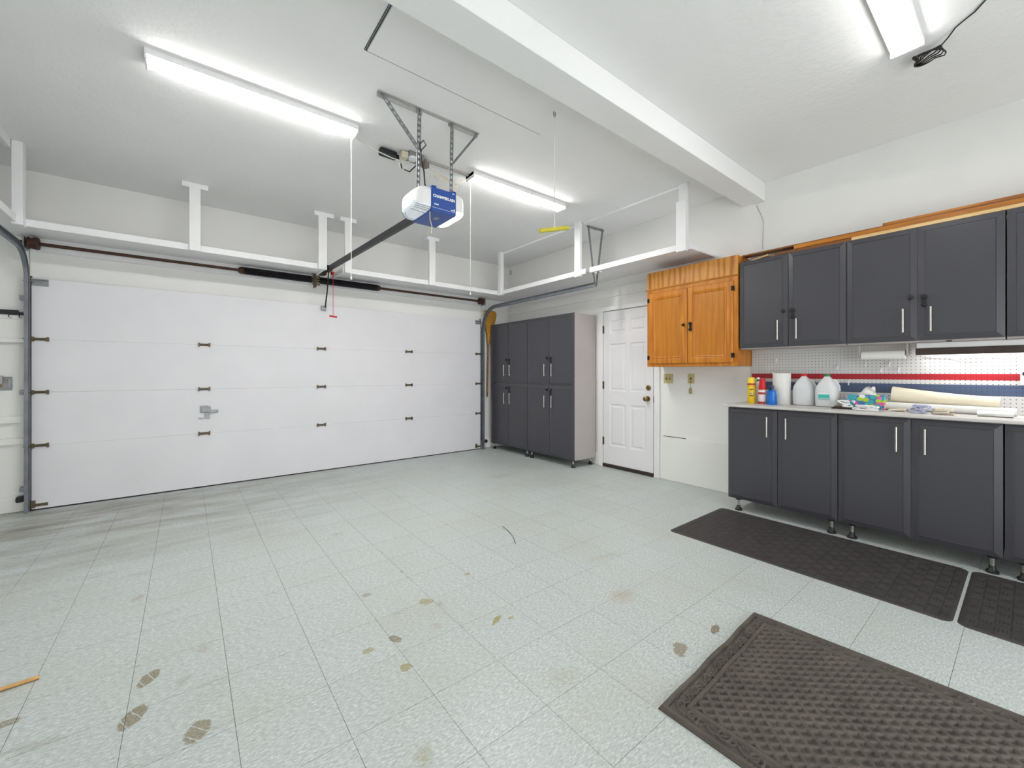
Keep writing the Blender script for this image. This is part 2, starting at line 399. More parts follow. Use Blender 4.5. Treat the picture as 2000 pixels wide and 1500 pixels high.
# ------------------------------------------------------------------ garage door
YD = 5.545   # inner face
gd = thing('garage_door', (1.32, 5.56, 0), 'wide white sectional garage door of four flat panels, closed', 'garage door')
zs = [.012, .581, 1.060, 1.537, 2.085]
for a, b in zip(zs, zs[1:]):
    obj('door_panel', G().box(-1.085, 3.735, YD, YD+.035, a+.0004, b-.0004), 'door', gd, bevel=.001)
obj('bottom_seal', G().box(-1.085, 3.735, YD+.004, YD+.034, 0, .012), 'brick', gd)
obj('side_seal', G().box(3.736, 3.748, YD+.005, YD+.034, 0, 2.1), 'brick', gd)
obj('side_seal', G().box(-1.098, -1.086, YD+.005, YD+.034, 0, 2.1), 'brick', gd)
def roller_hinge(x, z, s):
    g = G()
    g.box(x-.045, x+.045, YD-.004, YD, z-.012, z+.012)
    for q in (-.045, .045): g.box(x+q-.007, x+q+.007, YD-.022, YD, z-.02, z+.02)
    g.tube([(x-.05, YD-.014, z), (x+.05, YD-.014, z)], .006, 8)
    return g
for z in zs[1:4]:
    for x in (.152, 1.330, 2.500): obj('hinge', roller_hinge(x, z, 0), 'hinge', gd)
    for x, s in ((-1.03, 1), (3.69, -1)):
        g = roller_hinge(x, z, 0); g.tube([(x-.05*s, YD-.02, z), (x-.10*s, YD-.02, z)], .005, 8)
        obj('hinge', g, 'hinge', gd)
for x, s in ((-1.03, 1), (3.69, -1)):
    g = G().box(x-.055, x+.05, YD-.005, YD, 2.015, 2.075).box(x-.055, x+.05, YD-.03, YD-.005, 2.066, 2.075).tube([(x-.03*s, YD-.03, 2.05),(x-.10*s, YD-.03, 2.05)], .006, 8)
    obj('top_bracket', g, 'steel', gd, bevel=.002)
    g = G().box(x-.05, x+.045, YD-.006, YD, .035, .06).box(x-.055, x-.03, YD-.03, YD, .03, .09)
    obj('bottom_bracket', g, 'hinge', gd)
lk = obj('slide_lock', G().box(.115, .185, YD-.006, YD, .80, .88).box(.125,.205,YD-.02,YD-.006,.815,.872), 'steel', gd, bevel=.002)
for nm, b in (('lock_bolt', (.19, .275, YD-.014, YD, .80, .83)), ('lock_lever', (.155, .20, YD-.018, YD, .745, .805)), ('lock_tab', (.10, .14, YD-.01, YD, .738, .75))):
    obj(nm, G().box(*b), 'steel', lk, bevel=.0015)
# ------------------------------------------------------------------ tracks
def track(side):
    x = -1.10 if side < 0 else 3.757
    c = []
    yv, zc, R = (5.50, 2.035, .28) if side < 0 else (5.50, 1.935, .33)
    c.append((x, yv, .0)); c.append((x, yv, zc))
    for k in range(1, 11):
        a = k/10*math.pi/2; c.append((x, yv-R+R*math.cos(a), zc+R*math.sin(a)))
    end = 3.20
    c.append((x, end, zc+R+.005))
    g = G(); s = side
    # C-shaped channel, open towards the door
    prof = [(-.010*s,.026),(.016*s,.026),(.016*s,-.026),(-.010*s,-.026)]
    inner = [(-.010*s,.023),(.013*s,.023),(.013*s,-.023),(-.010*s,-.023)]
    loops = []
    for i, p in enumerate(c):
        a = V3(c[max(i-1,0)]); b = V3(c[min(i+1,len(c)-1)]); d = (b-a).normalized(); n = V3((0,-d.z, d.y))
        pts = [V3(p) + V3((u,0,0)) + n*v for u, v in prof] + [V3(p) + V3((u,0,0)) + n*v for u, v in reversed(inner)]
        loops.append(pts)
    g.rings(loops); return g, x
for s, lb in ((-1, 'left galvanised garage door track curving back under the shelf'), (1, 'right galvanised garage door track ending at a perforated hanger')):
    g, x = track(s)
    t = thing('door_track', (x, 5.5, 0), lb, 'track', 'garage door tracks')
    obj('channel', g, 'rail', t, smooth=True)
    obj('mounting_angle', G().box(x+(.016*s if s>0 else -.020), x+(.020 if s>0 else -.016), 5.50, YB, .05, 1.98).box(x-.006 if s>0 else x-.034, x+.034 if s>0 else x+.006, YB-.004, YB, .05, 1.98), 'steel', t)
    for z in (.20, 1.06, 1.90):
        obj('track_bracket', G().box(x+(.016 if s>0 else -.056), x+(.056 if s>0 else -.016), YB-.06, YB, z-.02, z+.02), 'steel', t, bevel=.002)
    obj('safety_sensor', G().box(x-.06 if s<0 else x+.02, x-.02 if s<0 else x+.06, 5.46, 5.52, .105, .155).tube([(x-.05*(-s), 5.47, .13),(x-.05*(-s), 5.45,.13)], .012, 10), 'black', t, bevel=.004)
# perforated hanger for the right track
t = thing('track_hanger', (3.775, 3.19, 2.27), 'perforated steel angle hanger dropping from the ceiling through the right shelf', 'hanger')
def perf(g_a, g_b, parent, wd=.032, hole=.010, up=(0,1,0)):
    a, b = V3(g_a), V3(g_b); d = b-a; L = d.length; d.normalize()
    sd = d.cross(V3(up)).normalized(); u = sd.cross(d); n = int(L/.038); g = G()
    # flat strap made of two side rails plus rungs, so the slots are real openings
    for s in (-1, 1): g.bar(a+sd*s*(wd/2-.005), b+sd*s*(wd/2-.005), .010, .003, up=u)
    for k in range(n+1):
        q = a + d*(L*k/n); g.bar(q-d*.009, q+d*.009, wd-.012, .003, up=u)
    g.bar(a+sd*(wd/2)+u*.012, b+sd*(wd/2)+u*.012, .003, .026, up=u)
    return obj('perforated_strap', g, 'steel', parent)
perf((3.893,3.40,ZC-.004), (3.772,3.195,2.262), t)
perf((4.134,3.375,ZC-.004), (3.785,3.185,2.262), t)
perf((3.88,3.40,ZC-.018), (4.15,3.375,ZC-.018), t)
# ------------------------------------------------------------------ torsion shaft and springs
t = thing('torsion_assembly', (1.25, 5.47, 2.37), 'torsion shaft with two black springs above the garage door', 'spring shaft')
ys, zs_ = 5.475, 2.378
obj('shaft', G().tube([(-1.16,ys,zs_),(3.78,ys,zs_)], .0155, 12), 'rust', t, smooth=True)
def coil(x0, x1):
    g = G(); n = int((x1-x0)/.012); pts = []
    for k in range(n*10+1):
        a = k/10*2*math.pi; pts.append((x0+(x1-x0)*k/(n*10), ys+math.cos(a)*.037, zs_+math.sin(a)*.037))
    g.tube(pts, .0056, 5); return g
obj('spring', coil(.50, 1.205), 'dark', t, smooth=True); obj('spring', coil(1.285, 2.01), 'dark', t, smooth=True)
for x in (.485, 2.025): obj('winding_cone', G().tube([(x-.03,ys,zs_),(x,ys,zs_),(x+.03,ys,zs_)], [.028,.042,.03], 16), 'rust', t, smooth=True)
g = G().box(1.235,1.255,ys-.03,YB-.05,zs_-.09,zs_+.09)
for k in range(6): g.box(1.20+.0*k,1.29,ys-.048,ys-.036,zs_-.07+k*.026,zs_-.058+k*.026)
obj('centre_bracket', g, 'hinge', t, bevel=.003)
for x in (-1.06, 3.70):
    obj('cable_drum', G().tube([(x-.035,ys,zs_),(x-.03,ys,zs_),(x-.015,ys,zs_),(x+.02,ys,zs_),(x+.035,ys,zs_)], [.03,.055,.045,.055,.05], 18), 'rust', t, smooth=True)
    obj('end_plate', G().box(x-.055 if x<0 else x+.045, x-.045 if x<0 else x+.055, ys-.05, YB-.05, zs_-.06, zs_+.05), 'steel', t)
    obj('lift_cable', G().tube([(x+(-.03 if x<0 else .03),ys+.04,zs_),(x+(-.03 if x<0 else .03),5.535,.1)], .003, 5), 'steel', t)

# ------------------------------------------------------------------ overhead shelves
Zt, Zb = 2.475, 2.415
def post(parent, x0, x1, y0, y1, z0=Zb-.008, z1=ZC): obj('post', G().box(x0,x1,y0,y1,z0,z1), 'white', parent, bevel=.003)
sb = thing('overhead_shelf', (1.4, 5.3, Zb), 'long white overhead shelf along the wall above the garage door', 'shelf', 'overhead shelves')
obj('deck', G().box(XL, 1.258, 5.045, YB, Zt-.028, Zt-.010).box(1.456, 3.745, 5.045, YB, Zt-.028, Zt-.010), 'white', sb)
obj('notch_board', G().box(1.440, 1.456, 5.026, YB-.05, Zb, Zt), 'white', sb, bevel=.002)
obj('notch_board', G().box(1.242, 1.258, 5.045, YB-.05, Zb+.01, Zt), 'white', sb, bevel=.002)
obj('fascia', G().box(-1.02, 1.258, 5.026, 5.045, Zb, Zt), 'white', sb, bevel=.003)
obj('fascia', G().box(1.456, 3.70, 5.026, 5.045, Zb, Zt), 'white', sb, bevel=.003)
for x0, x1, c0, c1 in ((.022,.108,-.034,.169), (1.168,1.258,1.124,1.33), (1.455,1.533,1.404,1.589), (2.542,2.633,2.511,2.691)):
    post(sb, x0, x1, 4.985, 5.026, Zb-.006, ZC-.045)
    obj('cap_block', G().box(c0, c1, 4.985, 5.075, ZC-.046, ZC), 'white', sb, bevel=.003)
sr = thing('overhead_shelf', (4.05, 3.5, Zb), 'white overhead shelf along the right wall above tall cabinets and door', 'shelf', 'overhead shelves')
obj('deck', G().box(3.745, XR, 2.06, 3.195, Zt-.028, Zt-.010).box(3.745, XR, 3.305, YB, Zt-.028, Zt-.010).box(3.92, XR, 3.195, 3.305, Zt-.028, Zt-.010), 'white', sr)
obj('fascia', G().box(3.725, 3.745, 3.30, 5.026, Zb, Zt), 'white', sr, bevel=.003)
obj('fascia', G().box(3.725, 3.745, 2.06, 3.235, Zb, Zt), 'white', sr, bevel=.003)
obj('end_board', G().box(3.745, 3.90, 2.0, 2.06, Zb-.005, Zb+.035), 'white', sr, bevel=.003)
post(sr, 3.703, 3.765, 4.955, 5.026, Zb-.012); post(sr, 3.70, 3.742, 3.365, 3.455, Zb-.02); post(sr, 3.70, 3.742, 2.03, 2.13, Zb-.02, 2.88)
obj('post', G().box(3.742, 3.762, 2.035, 2.125, Zb, ZC), 'white', sr, bevel=.003)
obj('nailing_strip', G().box(3.765, 3.80, 2.13, 4.955, ZC-.022, ZC), 'ceil', sr, bevel=.002)
sl = thing('overhead_shelf', (-1.4, 3.7, Zb), 'white overhead shelf along the left wall, only its corner in view', 'shelf', 'overhead shelves')
obj('deck', G().box(XL, -1.065, 2.3, 5.045, Zt-.028, Zt-.010), 'white', sl)
obj('fascia', G().box(-1.065, -1.045, 2.3, 4.945, Zb, Zt), 'white', sl, bevel=.003)
post(sl, -1.072, -1.012, 4.94, 5.026, Zb-.014)
post(sl, -1.09, -1.045, 2.3, 2.38)
obj('nailing_strip', G().box(-1.11, -1.075, 2.3, 4.94, ZC-.07, ZC), 'white', sl, bevel=.002)

# ------------------------------------------------------------------ ceiling lamps
def shop_light(x0, y0, y1, label, chain_x, chain_y, chain_z):
    t = thing('ceiling_lamp', ((x0+.61), (y0+y1)/2, ZC-.07), label, 'lamp', 'four foot shop lights')
    x1 = x0+1.18; yc = (y0+y1)/2; w = y1-y0
    obj('housing', G().box(x0, x1, yc-w/2-.003, yc+w/2+.003, ZC-.037, ZC), 'white', t, bevel=.002)
    pr = [(-.5,-.036),(-.5,-.039),(-.44,-.049),(-.2,-.055),(0,-.056),(.2,-.055),(.44,-.049),(.5,-.039),(.5,-.036)]
    obj('diffuser', G().rings([[(x, yc+a*w, ZC+z) for a, z in pr] for x in (x0+.012, x1-.012)]), 'glow', t, smooth=True)
    for x in (x0, x1-.012): obj('end_cap', G().box(x, x+.012, yc-w/2-.002, yc+w/2+.002, ZC-.059, ZC-.004), 'white', t, bevel=.004)
    ch = obj('pull_chain', G().tube([(chain_x, chain_y, ZC-.03), (chain_x, chain_y, chain_z+.01)], .0028, 6), 'string', t)
    obj('chain_end', G().lathe([(.003,0),(.007,.005),(.007,.015),(.003,.025)], (chain_x, chain_y, chain_z-.01), 8), 'string', ch)
    return t
shop_light(-.185, 3.07, 3.20, 'long lit shop light on the ceiling left of the opener', .975, 3.185, 1.945)
shop_light(2.022, 3.11, 3.24, 'long lit shop light on the ceiling right of the opener', 2.045, 3.20, 1.955)
def near_light(x0, label):
    x1 = x0+1.22; y0, y1 = .362, .497
    t = thing('ceiling_lamp', (x0+.61, .43, ZC-.06), label, 'lamp')
    obj('housing', G().box(x0, x1, y0, y1, ZC-.024, ZC-.0), 'white', t, bevel=.004)
    for c in (y0+.032, y1-.032):
        lp = [[(x, c+.022*math.cos(a), ZC-.026-.022*math.sin(a)) for a in [k/10*math.pi for k in range(11)]] for x in (x0+.02, x1-.02)]
        obj('tube_cover', G().rings(lp), 'glow2', t, smooth=True)
    for x in (x0, x1-.02): obj('end_cap', G().box(x, x+.02, y0-.002, y1+.002, ZC-.048, ZC-.0), 'white', t, bevel=.006)
near_light(1.92, 'lit twin tube light on the near ceiling above the workbench')
# loose cable by the near lamp
z0 = ZC-.03
P_ = lambda x, y, z=z0: tuple(atZ(x, y, z))
g = G().tube([P_(1960,-60,ZC-.005), P_(1925,0,ZC-.005), P_(1905,22,ZC-.005), P_(1880,42,ZC-.006), P_(1866,54,ZC-.006), P_(1852,73,ZC-.02), P_(1837,90)], .0036, 7)
a_, b_ = Vector(P_(1786,130)), Vector(P_(1838,88)); d_ = b_-a_; n_ = Vector((d_.y, -d_.x, 0)).normalized()
for k, wd_ in enumerate((.012, .026, .042, .058)):
    lp = [a_.lerp(b_, .5+(.5-.03*k)*math.cos(q)) + n_*wd_*math.sin(q)*(1.35 if math.cos(q) > 0 else .7) + Vector((0,0,-.004*k)) for q in [m_/20*2*math.pi for m_ in range(20)]]
    g.tube(lp, .0036, 7, closed=True)
o = tagit(obj('extension_cable', g, 'black', smooth=True), 'black cable looped up and hanging from the ceiling beside the twin tube light', 'cable')
q_ = Vector(P_(1793,117)); obj('plug', G().bar(q_, Vector(P_(1784,112)), .012, .012), 'black', o, bevel=.003)
# ------------------------------------------------------------------ opener
op = thing('garage_door_opener', (1.36, 2.6, 2.30), 'blue and white garage door opener hung from steel straps with black rail', 'opener')
yF, yK, zL, zH = 2.452, 2.76, 2.312, 2.472
def sec(x, s, dz=0, n=20):
    cy, cz = (yF+yK)/2, (zL+zH)/2+dz; hy, hz = (yK-yF)/2*s, (zH-zL)/2*s; out = []
    for k in range(n):
        a = 2*math.pi*(k+.5)/n; e = .32 if s > .8 else .5
        cx_, sz_ = math.cos(a), math.sin(a)
        out.append((x, cy+hy*math.copysign(abs(cx_)**e, cx_), cz+hz*math.copysign(abs(sz_)**e, sz_)))
    return out
obj('motor_case', G().rings([sec(1.262,.985), sec(1.45,.985)]), 'owhite', op, smooth=True)
bl = obj('front_panel', G().box(1.264,1.448,yF-.006,yF+.02,zL+.004,zH-.012).box(1.264,1.30,yF-.006,yF+.02,zH-.012,zH).box(1.412,1.448,yF-.006,yF+.02,zH-.012,zH), 'blue', op, bevel=.003)
obj('underside_panel', G().box(1.264,1.448,yF-.004,yK-.02,zL-.006,zL+.01), 'blue', op, bevel=.003)
obj('lamp_cover', G().rings([sec(1.262,.985), sec(1.225,.965), sec(1.195,.88), sec(1.175,.72), sec(1.168,.5)]), 'owhite', op, smooth=True)
obj('lamp_cover', G().rings([sec(1.45,.985), sec(1.487,.965), sec(1.517,.88), sec(1.537,.72), sec(1.544,.5)]), 'owhite', op, smooth=True)
for sx, m in ((-1, 'lens'), (1, 'lensw')):
    # clear lens wrapped round the lower outer corner of each lamp cover
    base = 1.262 if sx < 0 else 1.45; g = G(); R_ = []
    for dx, sc_ in ((0, .995), (.037, .978), (.067, .895), (.087, .735), (.0945, .52)):
        pts_ = sec(base+sx*dx, sc_, n=40); low = [Vector(q) for k, q in enumerate(pts_) if 21 <= k <= 38]
        R_.append([g.bm.verts.new(q) for q in low])
    for A, B in zip(R_, R_[1:]):
        for k in range(len(A)-1): g.bm.faces.new((A[k], A[k+1], B[k+1], B[k]))
    obj('lens', g, m, op, smooth=True)
    for k in range(23, 38, 2):
        pl = [sec(base+sx*dx, sc_*1.006, n=40)[k] for dx, sc_ in ((.004, .995), (.037, .978), (.067, .895), (.087, .735))]
        obj('lens_rib', G().tube(pl, .0022, 5), 'steel' if sx < 0 else 'lensw', op)
RM = Matrix(((1,0,0,0),(0,0,-1,0),(0,1,0,0),(0,0,0,1)))
def front_text(txt, size, x, z, sx=1): text_mesh('lettering', txt, size, 'owhite', bl, Matrix.Translation((x, yF-.0066, z)) @ RM, sx)
front_text('CHAMBERLAIN', .025, 1.356, zL+.092, .98)
for k_, (x0_, x1_, z0_, z1_) in enumerate(((1.283,1.289,zL+.034,zL+.044), (1.292,1.314,zL+.035,zL+.043), (1.408,1.424,zL+.022,zL+.028), (1.427,1.432,zL+.022,zL+.033), (1.434,1.439,zL+.022,zL+.038), (1.420,1.427,zH-.026,zH-.016), (1.429,1.435,zH-.023,zH-.018))):
    obj('print_mark', G().box(x0_, x1_, yF-.0068, yF-.006, z0_, z1_), 'owhite', bl)
obj('print_line', G().box(1.266,1.446,yF-.0068,yF-.006,zL+.014,zL+.0155), 'owhite', bl)
obj('rating_label', G().box(1.345,1.375,yF+.09,yF+.14,zL-.0072,zL-.006), 'steel', op)
obj('antenna_wire', G().tube([(1.268,yF+.03,zL),(1.27,yF+.03,zL-.06),(1.285,yF+.032,zL-.10),(1.278,yF+.03,zL-.15)], .0028, 6), 'cream', op)
# rail, trolley, arm
ra, rb = V3((1.352, 2.77, 2.40)), V3((1.335, 5.45, 2.487))
rail = obj('rail', G().bar(ra, rb, .036, .052), 'rail_black', op, bevel=.004)
obj('header_bracket', G().box(1.30,1.37,5.44,YB-.05,2.455,2.50), 'hinge', op, bevel=.003)
obj('trolley', G().box(1.305,1.37,5.17,5.33,2.455,2.51), 'black', op, bevel=.004)
obj('door_arm', G().bar((1.345,5.26,2.46),(1.36,5.40,2.20),.012,.024).bar((1.36,5.39,2.23),(1.37,5.52,2.06),.012,.028), 'black', op)
obj('arm_bracket', G().box(1.325,1.385,YD-.03,YD,2.02,2.075), 'steel', op, bevel=.003)
rc = obj('release_cord', G().tube([(1.40,5.28,2.46),(1.402,5.28,1.93)], .003, 6), mat('red_cord', (206,64,70), .7), op)
obj('release_handle', G().tube([(1.36,5.28,1.925),(1.445,5.28,1.915)], .011, 10), 'red', rc, smooth=True)
obj('release_lever', G().box(1.375,1.405,5.24,5.30,2.425,2.46), 'red', op, bevel=.004)
# straps
def strap(a, b, wd=.028, nm='hanger_strap'):
    o = perf(a, b, op, wd, up=(0,1,0)); o.name = nm; return o
strap((1.256,2.612,ZC-.004), (1.244,2.612,2.465)); strap((1.512,2.612,ZC-.004), (1.50,2.612,2.44))
strap((.985,2.612,ZC-.006), (1.246,2.608,2.77), .030); strap((1.734,2.612,ZC-.006), (1.507,2.608,2.742), .014)
obj('ceiling_angle', G().box(.965,1.285,2.60,2.632,ZC-.005,ZC).box(.965,1.285,2.628,2.632,ZC-.03,ZC).box(1.285,1.745,2.60,2.632,ZC-.005,ZC).box(1.49,1.745,2.628,2.632,ZC-.028,ZC), mat('pale_zinc', (186,185,182), .5, .15, .08, 30), op)

# ------------------------------------------------------------------ electrical on the ceiling between the lamps
t = thing('ceiling_outlet', (1.50, 3.2, ZC), 'ceiling outlet box with plugs and adapters behind the opener straps', 'outlet')
obj('box', G().box(1.43,1.56,3.15,3.25,ZC-.05,ZC), 'steel', t, bevel=.004)
obj('socket', G().tube([(1.46,3.16,ZC-.05),(1.46,3.16,ZC-.07)], .034, 16), 'owhite', t)
obj('adapter', G().box(1.56,1.62,3.17,3.23,ZC-.075,ZC-.02, Matrix.Rotation(.5,3,'Z'), (1.58,3.2,3)), mat('grey_plug', (128,122,112), .5), t, bevel=.006)
obj('adapter', G().box(1.37,1.43,3.17,3.23,ZC-.06,ZC-.01), 'cream', t, bevel=.006)
obj('raceway', G().box(1.60,2.06,3.195,3.215,ZC-.022,ZC), 'lam', t, bevel=.003)
t = thing('battery_pack', (1.30, 3.26, ZC), 'black battery pack hanging at the ceiling outlet', 'battery pack')
obj('case', G().box(1.215,1.36,3.225,3.285,ZC-.065,ZC-.008), 'black', t, bevel=.014)
obj('cap', G().tube([(1.36,3.255,ZC-.036),(1.385,3.255,ZC-.036)], .018, 10), 'black', t)
g = G().tube([(1.39,3.25,2.99),(1.40,3.24,2.93),(1.42,3.22,2.915),(1.45,3.2,2.90),(1.50,3.15,2.96),(1.46,3.0,3.0),(1.40,2.8,2.93),(1.30,2.64,2.86),(1.252,2.60,2.80)], .005, 7)
tagit(obj('power_cord', g, 'black', smooth=True), 'black power cord from the ceiling outlet to the left strap', 'cord')
g = G().tube([(1.252,2.60,2.80),(1.262,2.595,2.70),(1.285,2.60,2.62),(1.30,2.62,2.55),(1.34,2.64,2.47)], .005, 7)
tagit(obj('power_cord', g, 'black', smooth=True), 'black power cord dropping beside the strap into the opener', 'cord')
g = G().tube([(1.02,3.21,3.03),(1.15,3.2,2.985),(1.30,3.19,2.96),(1.42,3.19,2.965),(1.47,3.17,2.99)], .004, 6)
for k in range(2): g.tube([(1.375+.022*math.cos(a)+.01*k, 3.19, 2.925+.03*math.sin(a)) for a in [q/12*2*math.pi for q in range(12)]], .003, 5, closed=True)
tagit(obj('lamp_cord', g, 'string', smooth=True), 'white lamp cord from the left shop light to the outlet', 'cord')
g = G().tube([(1.62,3.2,2.99),(1.72,3.2,2.96),(1.82,3.2,2.93),(1.90,3.2,2.95),(2.055,3.2,3.02)], .004, 6)
for k in range(2): g.tube([(1.74+.07*math.cos(a), 3.19, 2.935+.02*math.sin(a)-.008*k) for a in [q/14*2*math.pi for q in range(14)]], .003, 5, closed=True)
for k in range(2): g.tube([(1.885+.018*math.cos(a), 3.19, 2.88+.025*k+.02*math.sin(a)) for a in [q/12*2*math.pi for q in range(12)]], .003, 5, closed=True)
tagit(obj('lamp_cord', g, 'cream', smooth=True), 'cream lamp cord looped between the outlet and the right shop light', 'cord')

# ------------------------------------------------------------------ cabinets
def mpR(X0, Y0, Z0): return lambda u, v, d: (X0-d, Y0-u, Z0+v)     # faces -X, u runs to the right in the picture
def cab_door(parent, X0, ya, yb, z0, z1, hy=None, hz=None, latch=None):
    """thermofoil door with chamfered border and sunk panel; ya>yb"""
    gp = .002; mp = mpR(X0, ya, z0)
    d = obj('door', G().conc(mp, gp, ya-yb-gp, gp, z1-z0-gp, [(0,-.021),(0,-.006),(.035,.004),(.0375,.0000),(.040,.0005)]), 'char', parent)
    if hy is not None:
        xb = X0-.032
        hd = obj('handle', G().tube([(xb,hy,hz[0]),(xb,hy,hz[1])], .006, 12), 'chrome', d, smooth=True)
        for z in (hz[0]+.02, hz[1]-.02): obj('handle_stem', G().tube([(xb,hy,z),(X0,hy,z)], .004, 8), 'chrome', d)
    if latch:
        y, z, k = latch
        if k == 'knob': obj('lock_knob', G().tube([(X0,y,z),(X0-.012,y,z),(X0-.016,y,z),(X0-.026,y,z),(X0-.03,y,z)], [.008,.008,.016,.015,.008], 14), 'black', d, smooth=True)
        else:
            g = G().box(X0-.010,X0,y-.011,y+.011,z-.052,z+.0)
            g.tube([(X0,y,z),(X0-.016,y,z),(X0-.02,y,z)], [.017,.017,.012], 14).tube([(X0,y,z-.055),(X0-.016,y,z-.055),(X0-.02,y,z-.055)], [.016,.016,.010], 14)
            obj('child_lock', g, 'black', d, bevel=.003)
    return d
def foot(parent, x, y, h):
    f = obj('foot', G().tube([(x,y,.026),(x,y,h-.012)], .0105, 10), 'chrome', parent, smooth=True)
    obj('foot_pad', G().lathe([(.030,0),(.030,.012),(.018,.022),(.014,.045)], (x,y,0), 14), 'black', f, smooth=True)
    obj('foot_collar', G().lathe([(.024,0),(.026,.012)], (x,y,h-.013), 14), 'black', f)
# tall cabinets
for k, (ya, yb, lb) in enumerate(((5.490, 4.570, 'charcoal tall storage cabinet nearest the garage door corner'), (4.566, 3.652, 'charcoal tall storage cabinet beside the white entry door, grey side showing'))):
    t = thing('tall_cabinet', (4.12, (ya+yb)/2, 0), lb, 'cabinet', 'tall storage cabinets')
    obj('body', G().box(3.922, 4.33, yb+.001, ya-.001, .098, 2.012), 'lam', t, bevel=.002)
    ym = (ya+yb)/2; hl = (ym+.071, ym-.071)
    for z0, z1, hz, lz in ((.098,1.055,(.755,.922),1.0), (1.059,2.014,(1.187,1.355),1.436)):
        cab_door(t, 3.90, ya, ym, z0, z1, hl[0], hz, (ym+.03, lz, 'knob')); cab_door(t, 3.90, ym, yb, z0, z1, hl[1], hz, (ym-.033, lz, 'lock'))
    for y in (ya-.05, yb+.05):
        for x in (3.945, 4.28): foot(t, x, y, .098)
# base cabinets
for k, (ya, yb, lb) in enumerate(((1.715, .913, 'charcoal base cabinet at the left end of the workbench'), (.909, .106, 'charcoal base cabinet in the middle of the workbench behind the long mat'), (.102, -.70, 'charcoal base cabinet at the right edge of the picture'))):
    t = thing('base_cabinet', (4.1, (ya+yb)/2, 0), lb, 'cabinet', 'workbench base cabinets')
    obj('body', G().box(3.882, 4.335, yb+.001, ya-.001, .108, .926), 'lam', t, bevel=.002)
    ym = (ya+yb)/2+.002
    cab_door(t, 3.86, ya, ym, .108, .924, ym+.070, (.692,.861)); cab_door(t, 3.86, ym, yb, .108, .924, ym-.070, (.692,.861))
    for y in (ya-.075, yb+.045):
        for x in (3.905, 4.28): foot(t, x, y, .108)
# wall cabinets
for k, (ya, yb, lb) in enumerate(((1.690, .901, 'charcoal wall cabinet next to the oak cabinet'), (.897, .102, 'charcoal wall cabinet above the paper roll holder'), (.098, -.70, 'charcoal wall cabinet cut off by the right edge of the picture'))):
    t = thing('wall_cabinet', (4.2, (ya+yb)/2, 1.46), lb, 'cabinet', 'charcoal wall cabinets')
    obj('body', G().box(4.062, XR, yb+.001, ya-.001, 1.452, 2.262), 'lam', t, bevel=.002)
    ym = (ya+yb)/2
    kw = dict(latch=None)
    cab_door(t, 4.04, ya, ym, 1.460, 2.262, ym+.072, (1.522,1.691), (ym+.032, 1.768, 'knob'))
    cab_door(t, 4.04, ym, yb, 1.460, 2.262, ym-.068, (1.522,1.691), (ym-.033, 1.765, 'lock'))
# oak cabinet
t = thing('oak_cabinet', (4.2, 2.18, 1.30), 'honey oak wall cabinet with two framed doors beside the entry door', 'cabinet')
obj('body', G().box(4.052, XR, 1.705, 2.667, 1.300, 2.34), 'oak', t, bevel=.003)
obj('top_board', G().box(4.040, 4.052, 1.705, 2.667, 2.155, 2.34), 'oaktop', t, bevel=.002)
obj('top_moulding', G().tube([(4.044, 1.70, 2.152), (4.044, 2.68, 2.152)], .011, 8), 'oakh', t, smooth=True)
obj('face_frame', G().box(4.040,4.052,1.705,1.76,1.30,2.145).box(4.040,4.052,2.63,2.667,1.30,2.145).box(4.040,4.052,1.76,2.63,1.30,1.345).box(4.040,4.052,1.76,2.63,2.08,2.145), 'oak', t, bevel=.002)
for ya, yb, hy, k in ((2.640, 2.195, 2.225, 'knob'), (2.190, 1.745, 2.155, 'lock')):
    mp = mpR(4.022, ya, 1.332); wdt, hgt = ya-yb, 2.105-1.332
    d = obj('door', G().conc(mp, 0, wdt, 0, hgt, [(0,-.018),(0,-.005),(.006,0),(.052,0),(.058,-.003),(.064,.004),(.072,.002),(.078,-.006),(.080,-.006)]), 'oakh' if 0 else 'oak', t)
    obj('centre_panel', G().box(4.0215+.006, 4.0215+.010, yb+.077, ya-.077, 1.332+.077, 2.105-.077), 'oakpanel', d)
    if k == 'knob': obj('lock_knob', G().tube([(4.022,hy,1.728),(4.01,hy,1.728),(4.006,hy,1.728),(3.996,hy,1.728)], [.008,.008,.016,.012], 14), 'dark', d, smooth=True)
    else:
        g = G().box(4.012,4.022,hy-.011,hy+.011,1.665,1.73).tube([(4.022,hy,1.735),(4.006,hy,1.735)], .017, 14).tube([(4.022,hy,1.675),(4.006,hy,1.675)], .017, 14)
        obj('child_lock', g, 'dark', d, bevel=.003)
    yh = ya if k == 'knob' else yb
    for z in (1.40, 2.03): obj('hinge', G().box(4.015,4.04,yh-.012,yh+.012,z-.022,z+.022), 'dark', d, bevel=.003)
# worktop
o = tagit(obj('countertop', G().box(3.822, XR-.012, -.70, 1.745, .930, .952), 'counter', bevel=.006), 'light grey laminate countertop on the charcoal base cabinets', 'countertop')
